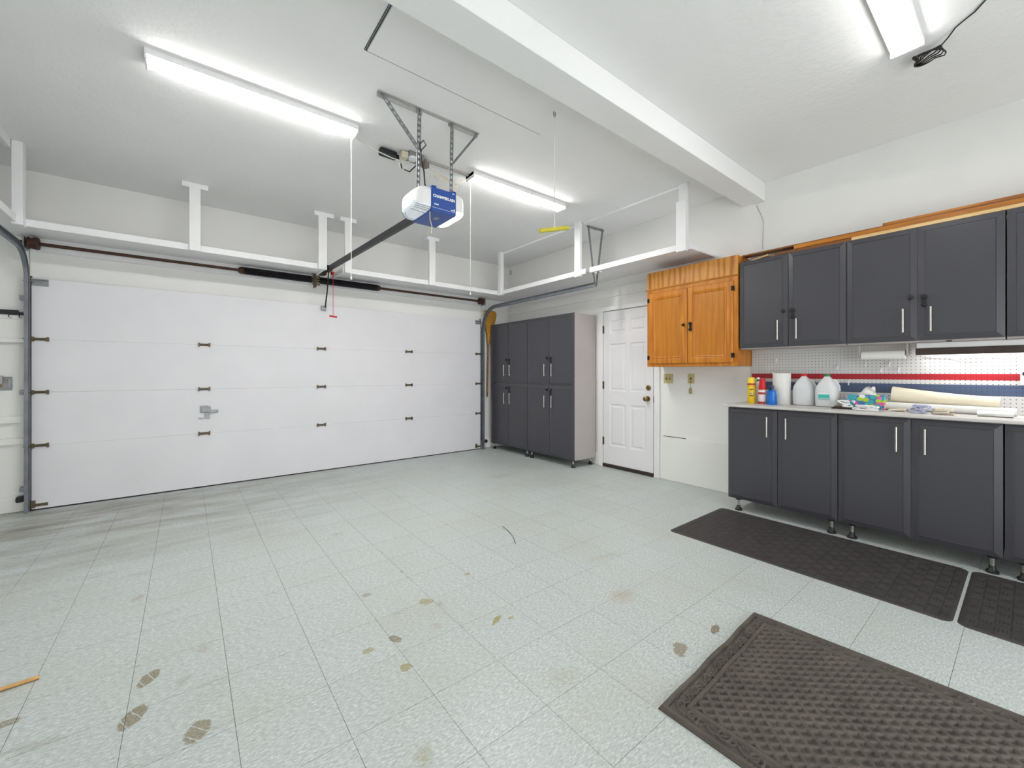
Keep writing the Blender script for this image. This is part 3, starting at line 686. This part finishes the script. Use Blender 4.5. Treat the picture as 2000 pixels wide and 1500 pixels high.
# pegboard and what hangs there
pb = tagit(obj('pegboard', G().box(4.338, XR-.0005, -.70, 1.70, .953, 1.452), 'peg'), 'white pegboard with red and blue painted stripes above the countertop', 'pegboard')
hooks = [(1.517,700),(1.640,716),(1.615,0)]
for i, (px, py, lb) in enumerate(((1518,704,'below the first wall cabinet'), (1637,717,'above the red stripe over the jugs'), (1692,711,'left one under the paper roll holder'), (1738,711,'right one under the paper roll holder'), (1659,747,'in the strip below the red stripe'), (1722,722,'lower left one under the paper roll holder'), (1756,722,'lower right one under the paper roll holder'))):
    q = atX(px, py, 4.332)
    tagit(obj('peg_hook', G().tube([(4.338,q.y,q.z+.012),(4.315,q.y,q.z+.012),(4.306,q.y,q.z-.006),(4.304,q.y,q.z-.022)], .0042, 6), 'white'), 'small white peg hook '+lb, 'hook', 'peg hooks')
t = thing('paper_roll_holder', (4.22, .70, 1.34), 'white paper roll in a holder under the wall cabinet', 'paper roll')
obj('roll', G().tube([(4.21,.585,1.372),(4.21,.838,1.372)], .034, 20), 'paper', t, smooth=True)
for y in (.566, .842): obj('bracket', G().box(4.18,4.25,y,y+.012,1.36,1.452), 'lam', t, bevel=.003)
# under cabinet lamp
t = thing('under_cabinet_lamp', (4.23, .1, 1.37), 'under-cabinet light with dark brown visor lighting the pegboard', 'lamp')
obj('housing', G().box(4.165, 4.30, -.62, .520, 1.405, 1.450), 'white', t, bevel=.003)
obj('visor', G().box(4.155, 4.168, -.62, .525, 1.362, 1.412), 'brownlens', t, bevel=.005)
obj('end_plate', G().box(4.160, 4.30, .515, .525, 1.372, 1.412), 'brownlens', t)
obj('tube', G().tube([(4.24,-.58,1.388),(4.24,.44,1.388)], .013, 12), 'glow3', t, smooth=True)
obj('clip', G().box(4.05, 4.062, .335, .36, 1.446, 1.455), 'brownlens', t)
g = G()
for k, (za, zb, sag) in enumerate(((1.352,1.352,.012),(1.350,1.350,.030),(1.354,1.356,-.008))):
    y0, y1 = (.50, .115) if k == 0 else ((.40, .13) if k == 1 else (.13, .03))
    g.tube([(4.325, y0+(y1-y0)*q/12, za+(zb-za)*q/12 - sag*math.sin(math.pi*q/12)) for q in range(13)], .0035, 6)
g.tube([(4.325,.09,1.352),(4.32,.06,1.34),(4.315,.042,1.31),(4.31,.030,1.27),(4.30,.026,1.232)], .004, 6)
tagit(obj('lamp_cord', g, 'lam', smooth=True), 'grey cord strung along the pegboard from the under-cabinet light', 'cord')
t = thing('outlet_box', (4.33, .0, 1.15), 'cream surface outlet box on the pegboard at the right edge', 'outlet')
obj('box', G().box(4.30, 4.338, -.03, .047, 1.155, 1.285), 'white', t, bevel=.005)
obj('plug', G().tube([(4.30,.025,1.228),(4.275,.025,1.228)], .014, 10), 'black', t, smooth=True)

# lumber on the wall cabinets
boards = [('board3', 4.052, 4.078, -.70, .87, 2.263, 2.288, 'raw pine strip along the front of the wall cabinet tops'),
          ('board2', 4.10, 4.20, -.70, 1.42, 2.263, 2.297, 'shadow-dark board lying flat under the golden board on the cabinets'),  # dark brown also stands for the shadow below the golden board
          ('board1', 4.095, 4.20, -.70, 1.27, 2.298, 2.330, 'golden stained board lying second from the bottom on the cabinets'),
          ('board2', 4.12, 4.22, -.70, 1.70, 2.331, 2.344, 'long thin dark board reaching from the oak cabinet along the wall cabinets'),
          ('board1', 4.125, 4.21, -.70, .70, 2.345, 2.364, 'topmost short stained board starting above the second wall cabinet')]
for m, x0, x1, y0, y1, z0, z1, lb in boards:
    tagit(obj('lumber_board', G().box(x0,x1,y0,y1,z0,z1), m, bevel=.002), lb, 'board', 'boards stored on the wall cabinets')
tagit(obj('lumber_block', G().box(4.22,4.30,1.30,1.67,2.263,2.375), 'paper', bevel=.004), 'white block supporting boards at the left end of the cabinet tops', 'block')
tagit(obj('wood_offcut', G().bar((4.13,1.47,2.298),(4.17,1.66,2.278),.05,.014), 'board3', bevel=.002), 'short loose wood offcut on top of the first wall cabinet', 'board')

# ------------------------------------------------------------------ entry door
d1 = thing('door_1', (XR, 3.15, 0), 'white six-panel entry door with brass knob and deadbolt', None, kind='structure')
X0 = XR-.022
slab = G()
ys_ = [3.521, 3.420, 3.170, 3.108, 2.882, 2.780]; zr = [.045, .285, .83, .995, 1.61, 1.745, 1.915, 2.032]
for i in (0, 2, 4): slab.box(X0, XR+.01, ys_[i+1], ys_[i], zr[0], zr[-1])
for a, b in ((3.420, 3.170), (3.108, 2.882)):
    for j in (0, 2, 4, 6): slab.box(X0, XR+.01, b, a, zr[j], zr[j+1])
obj('slab', slab, 'pdoor', d1)
for a, b in ((3.420, 3.170), (3.108, 2.882)):
    for j in (1, 3, 5):
        mp = mpR(X0, a, zr[j]); obj('panel', G().conc(mp, 0, a-b, 0, zr[j+1]-zr[j], [(0,-.02),(0,-.0005),(.012,-.009),(.030,-.009),(.044,-.002),(.05,-.002)]), 'pdoor', d1)
obj('casing', G().box(XR-.03,XR+.0,3.530,3.605,0,2.045).box(XR-.03,XR,2.700,2.770,0,2.045).box(XR-.03,XR,2.700,3.605,2.045,2.10), 'white', d1, bevel=.004)
obj('door_stop', G().box(XR-.012,XR,2.770,2.780,0,2.045).box(XR-.012,XR,3.521,3.530,0,2.045).box(XR-.012,XR,2.77,3.53,2.034,2.045), 'lam', d1)
obj('threshold', G().box(XR-.035, XR, 2.772, 3.528, 0, .043), 'thresh', d1, bevel=.004)
for z in (1.805, 1.072, .339): obj('hinge', G().box(X0-.006,X0+.004,3.508,3.532,z-.05,z+.05).tube([(X0-.007,3.524,z-.05),(X0-.007,3.524,z+.05)], .006, 8), 'hinge', d1)
kb = obj('knob', G().tube([(X0,2.855,.922),(X0-.006,2.855,.922),(X0-.007,2.855,.922),(X0-.03,2.855,.922),(X0-.036,2.855,.922),(X0-.058,2.855,.922),(X0-.066,2.855,.922)], [.033,.033,.013,.012,.024,.028,.018], 20), 'brass', d1, smooth=True)
db = obj('deadbolt', G().tube([(X0,2.842,1.055),(X0-.01,2.842,1.055),(X0-.014,2.842,1.055)], [.032,.031,.024], 20), 'brass', d1, smooth=True)
obj('thumb_turn', G().box(X0-.03,X0-.012,2.838,2.846,1.04,1.07), 'brass', db, bevel=.002)
obj('strike', G().box(XR-.031,XR-.028,2.764,2.772,.88,.96), 'hinge', d1)
# switch plates
def plate(y0, y1, z0, z1, m, name, lb, parts):
    t = thing(name, (XR, (y0+y1)/2, z0), lb, 'wall plate')
    obj('plate', G().box(XR-.007, XR, y1, y0, z0, z1), m, t, bevel=.003)
    for nm, y, z, hw, hh, mm in parts: obj(nm, G().box(XR-.014, XR-.006, y-hw, y+hw, z-hh, z+hh), mm, t, bevel=.001)
plate(2.655, 2.538, 1.113, 1.223, 'ivory', 'switch_plate', 'ivory double toggle switch plate nearest the entry door', [('toggle', 2.62, 1.166, .004, .010, 'thresh'), ('toggle', 2.575, 1.166, .004, .010, 'thresh')])
plate(2.458, 2.385, 1.112, 1.220, 'white', 'opener_button', 'white wall control plate between the two ivory plates', [('button', 2.42, 1.17, .012, .02, 'owhite')])
plate(2.361, 2.287, 1.116, 1.224, 'ivory', 'key_switch_plate', 'brass key switch plate nearest the workbench', [('keyhole', 2.324, 1.17, .005, .012, 'thresh'), ('slot', 2.324, 1.135, .002, .012, 'thresh')])
tagit(obj('key_tag', G().tube([(XR-.010,2.328,1.125),(XR-.010,2.328,1.068)], .002, 6).tube([(XR-.008,2.330,1.072),(XR-.008,2.330,1.05),(XR-.008,2.330,1.012),(XR-.008,2.330,1.004)], [.004,.016,.017,.006], 12), mat('tan_tag', (170,158,120), .6)), 'small tan tag hanging below the brass key switch plate', 'tag')
# crack-line wire on the right wall near the beam
tagit(obj('thin_wire', G().tube([(XR-.004,1.66,2.86),(XR-.004,1.63,2.78),(XR-.004,1.60,2.70),(XR-.004,1.61,2.42)], .0022, 5), 'lam'), 'thin white wire running down the wall below the beam end', 'wire')
# conduit in the far corner
t = thing('conduit', (XR-.02, 5.44, 2.0), 'thin white conduit running down the far right corner', 'conduit')
obj('pipe', G().tube([(XR-.012,5.52,ZC),(XR-.012,5.52,2.15),(XR-.012,5.47,2.05),(XR-.012,5.42,1.98),(XR-.012,5.42,1.2)], .0085, 8), 'white', t, smooth=True)
obj('coupling', G().tube([(XR-.015,5.52,2.98),(XR-.015,5.52,2.90)], .013, 8), 'lam', t)
# broom beside the tall cabinet
t = thing('broom', (3.86, 5.54, .9), 'straw broom stored bristles up between the door track and tall cabinet', 'broom')
bx, by = 3.895, 5.545
L = []
for z, cx_, hw, hd in ((1.86,3.898,.036,.022),(1.93,3.905,.060,.026),(2.03,3.918,.095,.030),(2.13,3.928,.120,.032),(2.20,3.932,.128,.028),(2.235,3.930,.115,.020),(2.25,3.920,.085,.012)):
    L.append([(cx_+hw*math.cos(2*math.pi*k/22), by+hd*math.sin(2*math.pi*k/22), z+.010*math.sin(k*5.1)*(z > 2)) for k in range(22)])
obj('bristles', G().rings(L), 'bristle', t, smooth=True)
obj('shoulder', G().tube([(bx-.004,by,1.70),(bx-.002,by,1.78),(bx+.002,by,1.87)], [.018,.028,.036], 14), 'bristle', t, smooth=True)
for z in (1.79, 1.84): obj('stitching', G().tube([(bx,by,z-.004),(bx,by,z+.004)], .036, 14), 'wood', t)
obj('handle', G().tube([(bx-.016,by+.01,.84),(bx-.004,by,1.72)], .012, 10), 'board2', t, smooth=True)
# things on the back wall left of the door (edge of the picture)
q0, q1 = atY(0, 610, YB-.05), atY(46, 615, YB-.05)
t = thing('wall_bar', (q0.x, YB-.04, q0.z), 'black steel bar on the wall left of the garage door', 'bar')
obj('bar', G().box(XL+.1, q1.x-.03, YB-.055, YB-.034, q0.z-.012, q0.z+.028).box(q1.x-.09, q1.x, YB-.05, YB-.034, q0.z-.014, q0.z+.012), 'black', t, bevel=.004)
for x in (q0.x+.05, q0.x+.11): obj('hook', G().tube([(x,YB-.05,q0.z-.01),(x,YB-.055,q0.z-.035),(x+.015,YB-.055,q0.z-.04)], .003, 6), 'dark', t)
q0, q1 = atY(-25, 736, YB-.02), atY(23, 762, YB-.02)
t = thing('latch_plate', (q0.x, YB, q1.z), 'silver outlet cover with a hinged flap left of the garage door', 'wall plate')
obj('plate', G().box(q0.x, q1.x, YB-.012, YB, q1.z, q0.z), 'steel', t, bevel=.02, seg=4)
obj('flap', G().box(q0.x, q1.x-.05, YB-.04, YB-.012, q1.z+.055, q0.z+.01), 'lam', t, bevel=.004)
obj('socket', G().box(q1.x-.12, q1.x-.055, YB-.02, YB-.01, q1.z+.025, q1.z+.05), 'brass', t, bevel=.004)
obj('handle', G().tube([(q1.x-.045,YB-.016,q0.z-.01),(q1.x-.018,YB-.018,q0.z-.02),(q1.x-.016,YB-.018,q1.z+.035)], .004, 6), 'chrome', t)

# ------------------------------------------------------------------ things on the worktop
ZK = .952
def can(x, y, prof_parts, name, lb, cat):
    t = thing(name, (x, y, ZK), lb, cat)
    for nm, prof, m in prof_parts: obj(nm, G().lathe(prof, (x,y,ZK), 24), m, t, smooth=True)
    return t
YEL = mat('yellow_can', (232,196,36), .35, var=.05, vs=30); RED2 = mat('dull_red_print', (176,44,36), .4); BLU = mat('blue_spray_plastic', (20,112,206), .25, var=.1, vs=30); GRN = mat('green_cap', (40,130,74), .4); TEAL = mat('teal_label', (66,188,178), .5); DBLU = mat('dark_blue_trigger', (40,58,98), .3)
t = can(4.085, 1.605, [('body', [(.030,0),(.033,.006),(.033,.165),(.031,.17)], YEL), ('band', [(.0335,.170),(.0335,.186)], RED2), ('cap', [(.033,.186),(.033,.20),(.030,.225),(.026,.238),(.014,.243)], mat('yellow_cap', (244,212,60), .35))], 'spray_can', 'yellow spray can with yellow cap at the left end of the countertop', 'spray can')
for z0, z1, mm in ((.128,.134,'dark'), (.085,.096,'steel'), (.070,.076,'dark')):
    obj('print', G().rings([[(4.085-.0335*math.cos(a), 1.605-.0335*math.sin(a), ZK+z) for a in [-.1+k*.1 for k in range(12)]] + [(4.085-.0333*math.cos(a), 1.605-.0333*math.sin(a), ZK+z) for a in [-.1+k*.1 for k in range(11,-1,-1)]] for z in (z0, z1)]), mm, t)
can(4.15, 1.570, [('body', [(.028,0),(.030,.006),(.030,.165),(.022,.195),(.012,.205)], 'owhite'), ('cap', [(.014,.205),(.014,.222)], GRN), ('tip', [(.011,.222),(.012,.232),(.006,.242)], 'owhite')], 'squeeze_bottle', 'white bottle with green collar between yellow and red cans', 'bottle')
t = can(4.075, 1.508, [('body', [(.030,0),(.032,.005),(.032,.125),(.030,.13)], mat('white_pink_can', (232,222,222), .35)), ('cap', [(.032,.13),(.030,.15),(.025,.19),(.024,.222),(.020,.230)], 'red')], 'spray_can', 'white and red spray can with tall red cap on the countertop', 'spray can')
for z0, z1 in ((.003,.024),(.088,.108)):
    obj('print', G().rings([[(4.075-.0326*math.cos(a), 1.508-.0326*math.sin(a), ZK+z) for a in [-1.2+k*.1 for k in range(24)]] + [(4.075-.0322*math.cos(a), 1.508-.0322*math.sin(a), ZK+z) for a in [-1.2+k*.1 for k in range(23,-1,-1)]] for z in (z0, z1)]), RED2, t)
t = can(4.07, 1.430, [('body', [(.038,0),(.040,.008),(.038,.08),(.034,.118),(.018,.128),(.013,.135)], BLU), ('neck', [(.014,.135),(.014,.15)], DBLU)], 'spray_bottle', 'translucent blue spray bottle with trigger in front of the paper towels', 'bottle')
obj('trigger_head', G().box(4.04,4.10,1.42,1.445,ZK+.15,ZK+.172).box(4.045,4.058,1.437,1.45,ZK+.125,ZK+.155), DBLU, t, bevel=.004)
t = thing('paper_towel_roll', (4.20, 1.395, ZK), 'upright white paper towel roll behind the blue spray bottle', 'paper towel')
obj('roll', G().lathe([(.068,0),(.069,.004),(.069,.275),(.067,.279),(.022,.279)], (4.20,1.395,ZK), 32), 'paper', t, smooth=True)
obj('core', G().lathe([(.021,.2795),(.021,.2805)], (4.20,1.395,ZK), 16), 'cream', t)
obj('loose_sheet', G().rings([[(4.20-.0705*math.cos(a), 1.395-.0705*math.sin(a), ZK+z+(.012 if a < -.6 and z > .1 else 0)) for a in [-1.3+k*.15 for k in range(12)]] + [(4.20-.0698*math.cos(a), 1.395-.0698*math.sin(a), ZK+z) for a in [-1.3+k*.15 for k in range(11,-1,-1)]] for z in (.002,.276)]), 'paper', t)
def jug(x, y, capm, lb, label_m=None):
    t = thing('plastic_jug', (x, y, ZK), lb, 'jug', 'gallon jugs')
    obj('body', G().lathe([(.066,0),(.075,.008),(.077,.06),(.077,.135),(.072,.165),(.055,.20),(.032,.232),(.022,.245),(.020,.252)], (x,y,ZK), 36, sq=1.2), 'jug', t, smooth=True)
    obj('cap', G().lathe([(.022,.252),(.023,.254),(.023,.268),(.021,.271)], (x,y,ZK), 20), capm, t, smooth=True)
    obj('handle', G().tube([(x+.02,y-.022,ZK+.225),(x+.035,y-.05,ZK+.215),(x+.045,y-.068,ZK+.17),(x+.045,y-.07,ZK+.13)], .010, 10), 'jug', t, smooth=True)
    if label_m:
        for z0, z1, mm in ((.075,.105,label_m), (.105,.118,'paper'), (.062,.066,label_m)):
            obj('label', G().box(x-.0795, x-.0785, y-.035, y+.042, ZK+z0, ZK+z1), mm, t)
jug(4.225, 1.232, 'red', 'clear plastic gallon jug with red cap')
jug(4.190, 1.058, GRN, 'clear plastic gallon jug with green cap and teal label', TEAL)
t = thing('tissue_box', (4.20, .80, ZK), 'colourful tissue box with a tissue sticking out', 'tissue box')
bx0, bx1, by0, by1, bz = 4.115, 4.232, .688, .915, ZK+.112
obj('box', G().box(bx0,bx1,by0,by1,ZK,bz), 'tissue', t, bevel=.003)
g = G(); L = []
for k in range(7):
    z = bz + k*.009; s = 1-k*.10
    L.append([(4.17+.018*math.cos(a)*s+.010*math.sin(3*a+k), .80+.055*math.sin(a)*s+.006*math.sin(5*a)-.004*k, z+.007*math.sin(2*a+k)*k/4) for a in [q/14*2*math.pi for q in range(14)]])
obj('tissue', g.rings(L), 'paper', t, smooth=True)
# cords, pad and small things
tagit(obj('dark_notebook', G().box(4.00,4.10,.81,.985,ZK,ZK+.008).box(4.005,4.095,.815,.98,ZK+.008,ZK+.013), 'brick', bevel=.002), 'thin dark notebook lying in front of the tissue box', 'notebook')
tagit(obj('coaster', G().lathe([(.026,0),(.028,.004),(.026,.009),(.014,.010)], (4.07,.955,ZK+.013), 20), mat('tan_disc', (150,112,62), .6), smooth=True), 'small round tan disc on the dark notebook', 'disc')
def tangle(name, c, rx, ry, rz, n, r, m, lb, cat, seed):
    rnd = random.Random(seed); pts = []; N = n*14
    ph = [rnd.random()*6.28 for _ in range(6)]
    for k in range(N):
        a = k/14*2*math.pi; q = k/N
        R = .55+.45*math.sin(a*.37+ph[0])
        pts.append((c[0]+rx*R*math.cos(a+ph[1]), c[1]+ry*(R*math.sin(a*1.03+ph[2])*.8+.3*math.sin(a*.21+ph[3])), c[2]+r+rz*(.5+.5*math.sin(a*.61+ph[4]))))
    return tagit(obj(name, G().tube(pts, r, 6), m, smooth=True), lb, cat)
tangle('charger_cable', (4.045,.905,ZK+.012), .030, .040, .045, 7, .0058, 'owhite', 'white charger cable coiled upright on the notebook', 'cable', 3)
tangle('cable_bundle', (3.985,.765,ZK), .045, .085, .030, 11, .0058, 'owhite', 'tangled white cable bundle in front of the tissue box', 'cable', 5)
tangle('coiled_wire', (4.03,.485,ZK), .045, .060, .050, 9, .0056, mat('pale_blue_wire', (196,200,226), .3), 'pale blue coiled wire in front of the paper rolls', 'wire', 8)
tangle('cloth_scrap', (4.0,.375,ZK), .035, .060, .030, 8, .007, 'cream', 'crumpled cream cloth scrap beside the pale blue coiled wire', 'cloth', 12)
def paper_roll(a, b, r0, r1, turns, m, name, lb, flap=0):
    a, b = V3(a), V3(b); d = (b-a).normalized(); sd = d.cross(V3((0,0,1))).normalized(); u = sd.cross(d)
    L = []; n = int(turns*24)
    for q in range(9):
        c = a.lerp(b, q/8); rr = r0+(r1-r0)*q/8; loop = []
        for k in range(n+1):
            an = k/24*2*math.pi; R = rr*(.72+.28*k/n) + (flap*max(0, k-n+5)/5*(1-q/8)**2)
            loop.append(c + sd*math.cos(an)*R + u*math.sin(an)*R)
        for k in range(n, -1, -1):
            an = k/24*2*math.pi; R = rr*(.72+.28*k/n) - .0012 + (flap*max(0, k-n+5)/5*(1-q/8)**2)
            loop.append(c + sd*math.cos(an)*R + u*math.sin(an)*R)
        L.append(loop)
    return tagit(obj(name, G().rings(L, cap=False), m, smooth=True), lb, 'paper roll')
paper_roll((4.262,.668,ZK+.100), (4.265,.13,ZK+.078), .050, .040, 2.3, 'cream', 'paper_roll', 'long cream paper roll lying on top of another along the pegboard', .03)
paper_roll((4.19,.70,ZK+.033), (4.19,.06,ZK+.028), .032, .027, 2.2, 'paper', 'paper_roll', 'long off-white paper roll lying on the countertop under the cream roll')
paper_roll((4.285,.93,ZK+.04), (4.285,.74,ZK+.04), .035, .034, 2.2, 'cream', 'paper_roll', 'cream paper roll tucked behind the tissue box', .02)
tagit(obj('folded_sheet', G().rings([[(4.06+.04*i, y, ZK+.004+.012*math.sin(i*2.2+y*9)**2+.003*j) for i in (0,.5,1,1.5,2)] + [(4.06+.04*i, y, ZK+.001+.012*math.sin(i*2.2+y*9)**2) for i in (2,1.5,1,.5,0)] for j, y in enumerate((.66,.62,.60,.57))]), 'cream', smooth=True), 'cream folded sheet under the end of the paper rolls', 'paper')
tagit(obj('plastic_wrap', G().rings([[(4.06+.05*math.cos(a)*(1-.1*k), .22-.05*k, ZK+.018+.018*math.sin(a)+.004*math.sin(a*4+k)) for a in [q/12*2*math.pi for q in range(12)]] for k in range(4)]), 'paper', smooth=True), 'crumpled white wrapper at the right end of the paper rolls', 'wrapper')
tagit(obj('paper_sheet', G().box(4.02,4.18,-.12,.055,ZK,ZK+.004), 'paper', bevel=.001), 'white sheet of paper at the right edge of the countertop', 'paper')

# ------------------------------------------------------------------ floor mats (relief is geometry)
def relief(name, nx, ny, fn, m, corner):
    """corner(s,t)->(x,y), s,t in 0..1 ; fn(S,T arrays in 0..1)->height"""
    s = np.linspace(0, 1, nx); t = np.linspace(0, 1, ny); SS, TT = np.meshgrid(s, t)
    X, Y = corner(SS, TT); H = fn(SS, TT)
    H = H.copy(); H[0,:] = 0; H[-1,:] = 0; H[:,0] = 0; H[:,-1] = 0
    co_ = np.stack([X, Y, H], -1).reshape(-1, 3).astype(np.float32)
    idx = np.arange(nx*ny).reshape(ny, nx)
    q = np.stack([idx[:-1,:-1], idx[:-1,1:], idx[1:,1:], idx[1:,:-1]], -1).reshape(-1, 4)
    me = bpy.data.meshes.new(name); me.vertices.add(len(co_)); me.vertices.foreach_set('co', co_.ravel())
    me.loops.add(q.size); me.loops.foreach_set('vertex_index', q.ravel().astype(np.int32))
    me.polygons.add(len(q)); me.polygons.foreach_set('loop_start', np.arange(0, q.size, 4, dtype=np.int32)); me.polygons.foreach_set('loop_total', np.full(len(q), 4, dtype=np.int32))
    me.update(calc_edges=True); me.validate(); me.materials.append(M[m])
    for p in me.polygons: p.use_smooth = True
    o = bpy.data.objects.new(name, me); COL.objects.link(o); return o
def basket(S_, T_):
    u, v = S_*.885, T_*1.52; b = .052
    i, j = np.floor(u/b), np.floor(v/b); fu, fv = u/b-i, v/b-j
    alt = ((i+j) % 2) == 0
    rib = np.where(alt, np.abs(np.sin(fu*math.pi*4))**.7, np.abs(np.sin(fv*math.pi*4))**.7)
    edge = np.minimum(np.minimum(fu, 1-fu), np.minimum(fv, 1-fv)); groove = np.clip((edge-.03)/.05, 0, 1)
    h_ = .0050 + .0034*rib*groove
    rim = np.minimum(np.minimum(u, .885-u), np.minimum(v, 1.52-v))
    h_ = np.where(rim < .022, .0062*np.clip(rim/.012, .25, 1), h_)
    return h_
def rounded(cx0, cy0, W, H, r):
    def f(S_, T_):
        u, v = S_*W, T_*H
        du, dv = np.minimum(u, W-u), np.minimum(v, H-v)
        ins = (du < r) & (dv < r); k = np.hypot(r-du, r-dv)
        sc = np.where(ins & (k > 1e-9), np.maximum(r-du, r-dv)/np.maximum(k, 1e-9), 1)
        nu = np.where(ins, r-(r-du)*sc, du); nv = np.where(ins, r-(r-dv)*sc, dv)
        uu = np.where(u < W/2, nu, W-nu); vv = np.where(v < H/2, nv, H-nv)
        return cx0+uu, cy0+vv
    return f
m1 = relief('floor_mat', 270, 460, basket, 'matblack', rounded(0, 0, .885, 1.52, .045))
m1.location = (2.955, .243, 0); tagit(m1, 'long charcoal basket-weave rubber mat in front of the base cabinets', 'mat', 'workbench mats')
m2 = bpy.data.objects.new('floor_mat', m1.data); COL.objects.link(m2); m2.location = (2.962, .230-1.52, 0)
tagit(m2, 'charcoal basket-weave rubber mat cut off by the right edge', 'mat', 'workbench mats')
W3, H3 = .93, 1.52
def scroll(S_, T_):
    u, v = S_*W3, T_*H3
    d4 = np.stack([u, W3-u, v, H3-v]); rim = d4.min(0); side = d4.argmin(0)
    along = np.where(side < 2, v, u)
    # diamond lattice of raised ribs with woolly pits
    a = (u+v)/.058; b = (u-v)/.045
    fa = np.abs(a-np.round(a)); fb = np.abs(b-np.round(b))
    lat = np.clip((.22-np.minimum(fa, fb))/.06, 0, 1)
    rng = np.random.default_rng(4); nz = rng.random(u.shape)*.0010
    nub = np.clip(np.minimum(fa, fb)/.5, 0, 1)
    h_ = .0025 + .0140*lat + (nz*1.5 + .005*nub)*(1-lat)
    # border: smooth rim, band of curling scrolls, inner ridge
    bw = .088; w_ = rim - .054; per = .105
    k = np.round(along/per); s_ = along-k*per; sg = np.where(k % 2 == 0, 1, -1)
    ring = np.hypot(s_, w_-sg*.004); ang = np.arctan2(w_-sg*.004, s_)
    spir = np.abs(((ring/.016) - sg*ang/(2*math.pi)) % 1.0 - .5)
    curl = np.where(ring < .028, np.clip(1.3-spir/.28, 0, 1), 0)
    wave = np.clip(1-np.abs(w_-.014*np.sin(along*2*math.pi/per))/.0075, 0, 1)**.6
    leaf = np.clip(1-np.abs(w_+.014*np.sin(along*2*math.pi/per+.6))/.006, 0, 1)**.6
    band = .005 + .013*np.maximum(curl, np.maximum(wave*.9, leaf*.7))
    bh = np.where(rim < .022, .017*np.clip(rim/.01, .35, 1), band)
    bh = np.where(np.abs(rim-.030) < .003, .0065, bh)
    h_ = np.where(rim < bw-.012, bh, h_)
    h_ = np.where((rim >= bw-.012) & (rim < bw), .0185, h_)
    h_ = np.where((rim >= bw) & (rim < bw+.005), .006, h_)
    return h_
def quad3(S_, T_):
    # T=0 is the far edge (Y~.87), T=1 towards / behind the camera
    fl_, fr_ = (1.358, .853), (2.276, .888); nl_, nr_ = (1.366, -.66), (2.39, -.62)
    wob = .003*np.sin(S_*17)*np.sin(S_*math.pi)*(1-T_)**6
    X = (fl_[0]*(1-S_)+fr_[0]*S_)*(1-T_) + (nl_[0]*(1-S_)+nr_[0]*S_)*T_
    Y = (fl_[1]*(1-S_)+fr_[1]*S_)*(1-T_) + (nl_[1]*(1-S_)+nr_[1]*S_)*T_ + wob
    return X, Y
m3 = relief('door_mat', 330, 540, lambda s, t: scroll(s, t), 'matgrey', quad3)
if m3.data.polygons[0].normal.z < 0: m3.data.flip_normals()
tagit(m3, 'grey embossed rubber mat with diamond centre and scroll border', 'mat')
# ------------------------------------------------------------------ small things on the floor
a, b = atZ(77, 1322, .008), atZ(0, 1347, .008); d = (b-a).normalized()
tagit(obj('wooden_stick', G().tube([tuple(a), tuple(a+d*.5)], .007, 10), 'wood', smooth=True), 'pale wooden stick on the floor at the left edge', 'stick')
q = atZ(967, 887)
tagit(obj('paper_scrap', G().box(q.x-.03,q.x+.03,q.y-.02,q.y+.02,.0,.0015, Matrix.Rotation(.4,3,'Z'), q), 'paper'), 'tiny white paper scrap on the floor by the tall cabinets', 'scrap')
pts = [atZ(982, 1028, .003), atZ(993, 1037, .003), atZ(1002, 1048, .003), atZ(1007, 1062, .003)]
tagit(obj('twig', G().tube([tuple(p) for p in pts], .002, 5), 'thresh'), 'thin dark curved twig on the floor in front of the tall cabinets', 'twig')
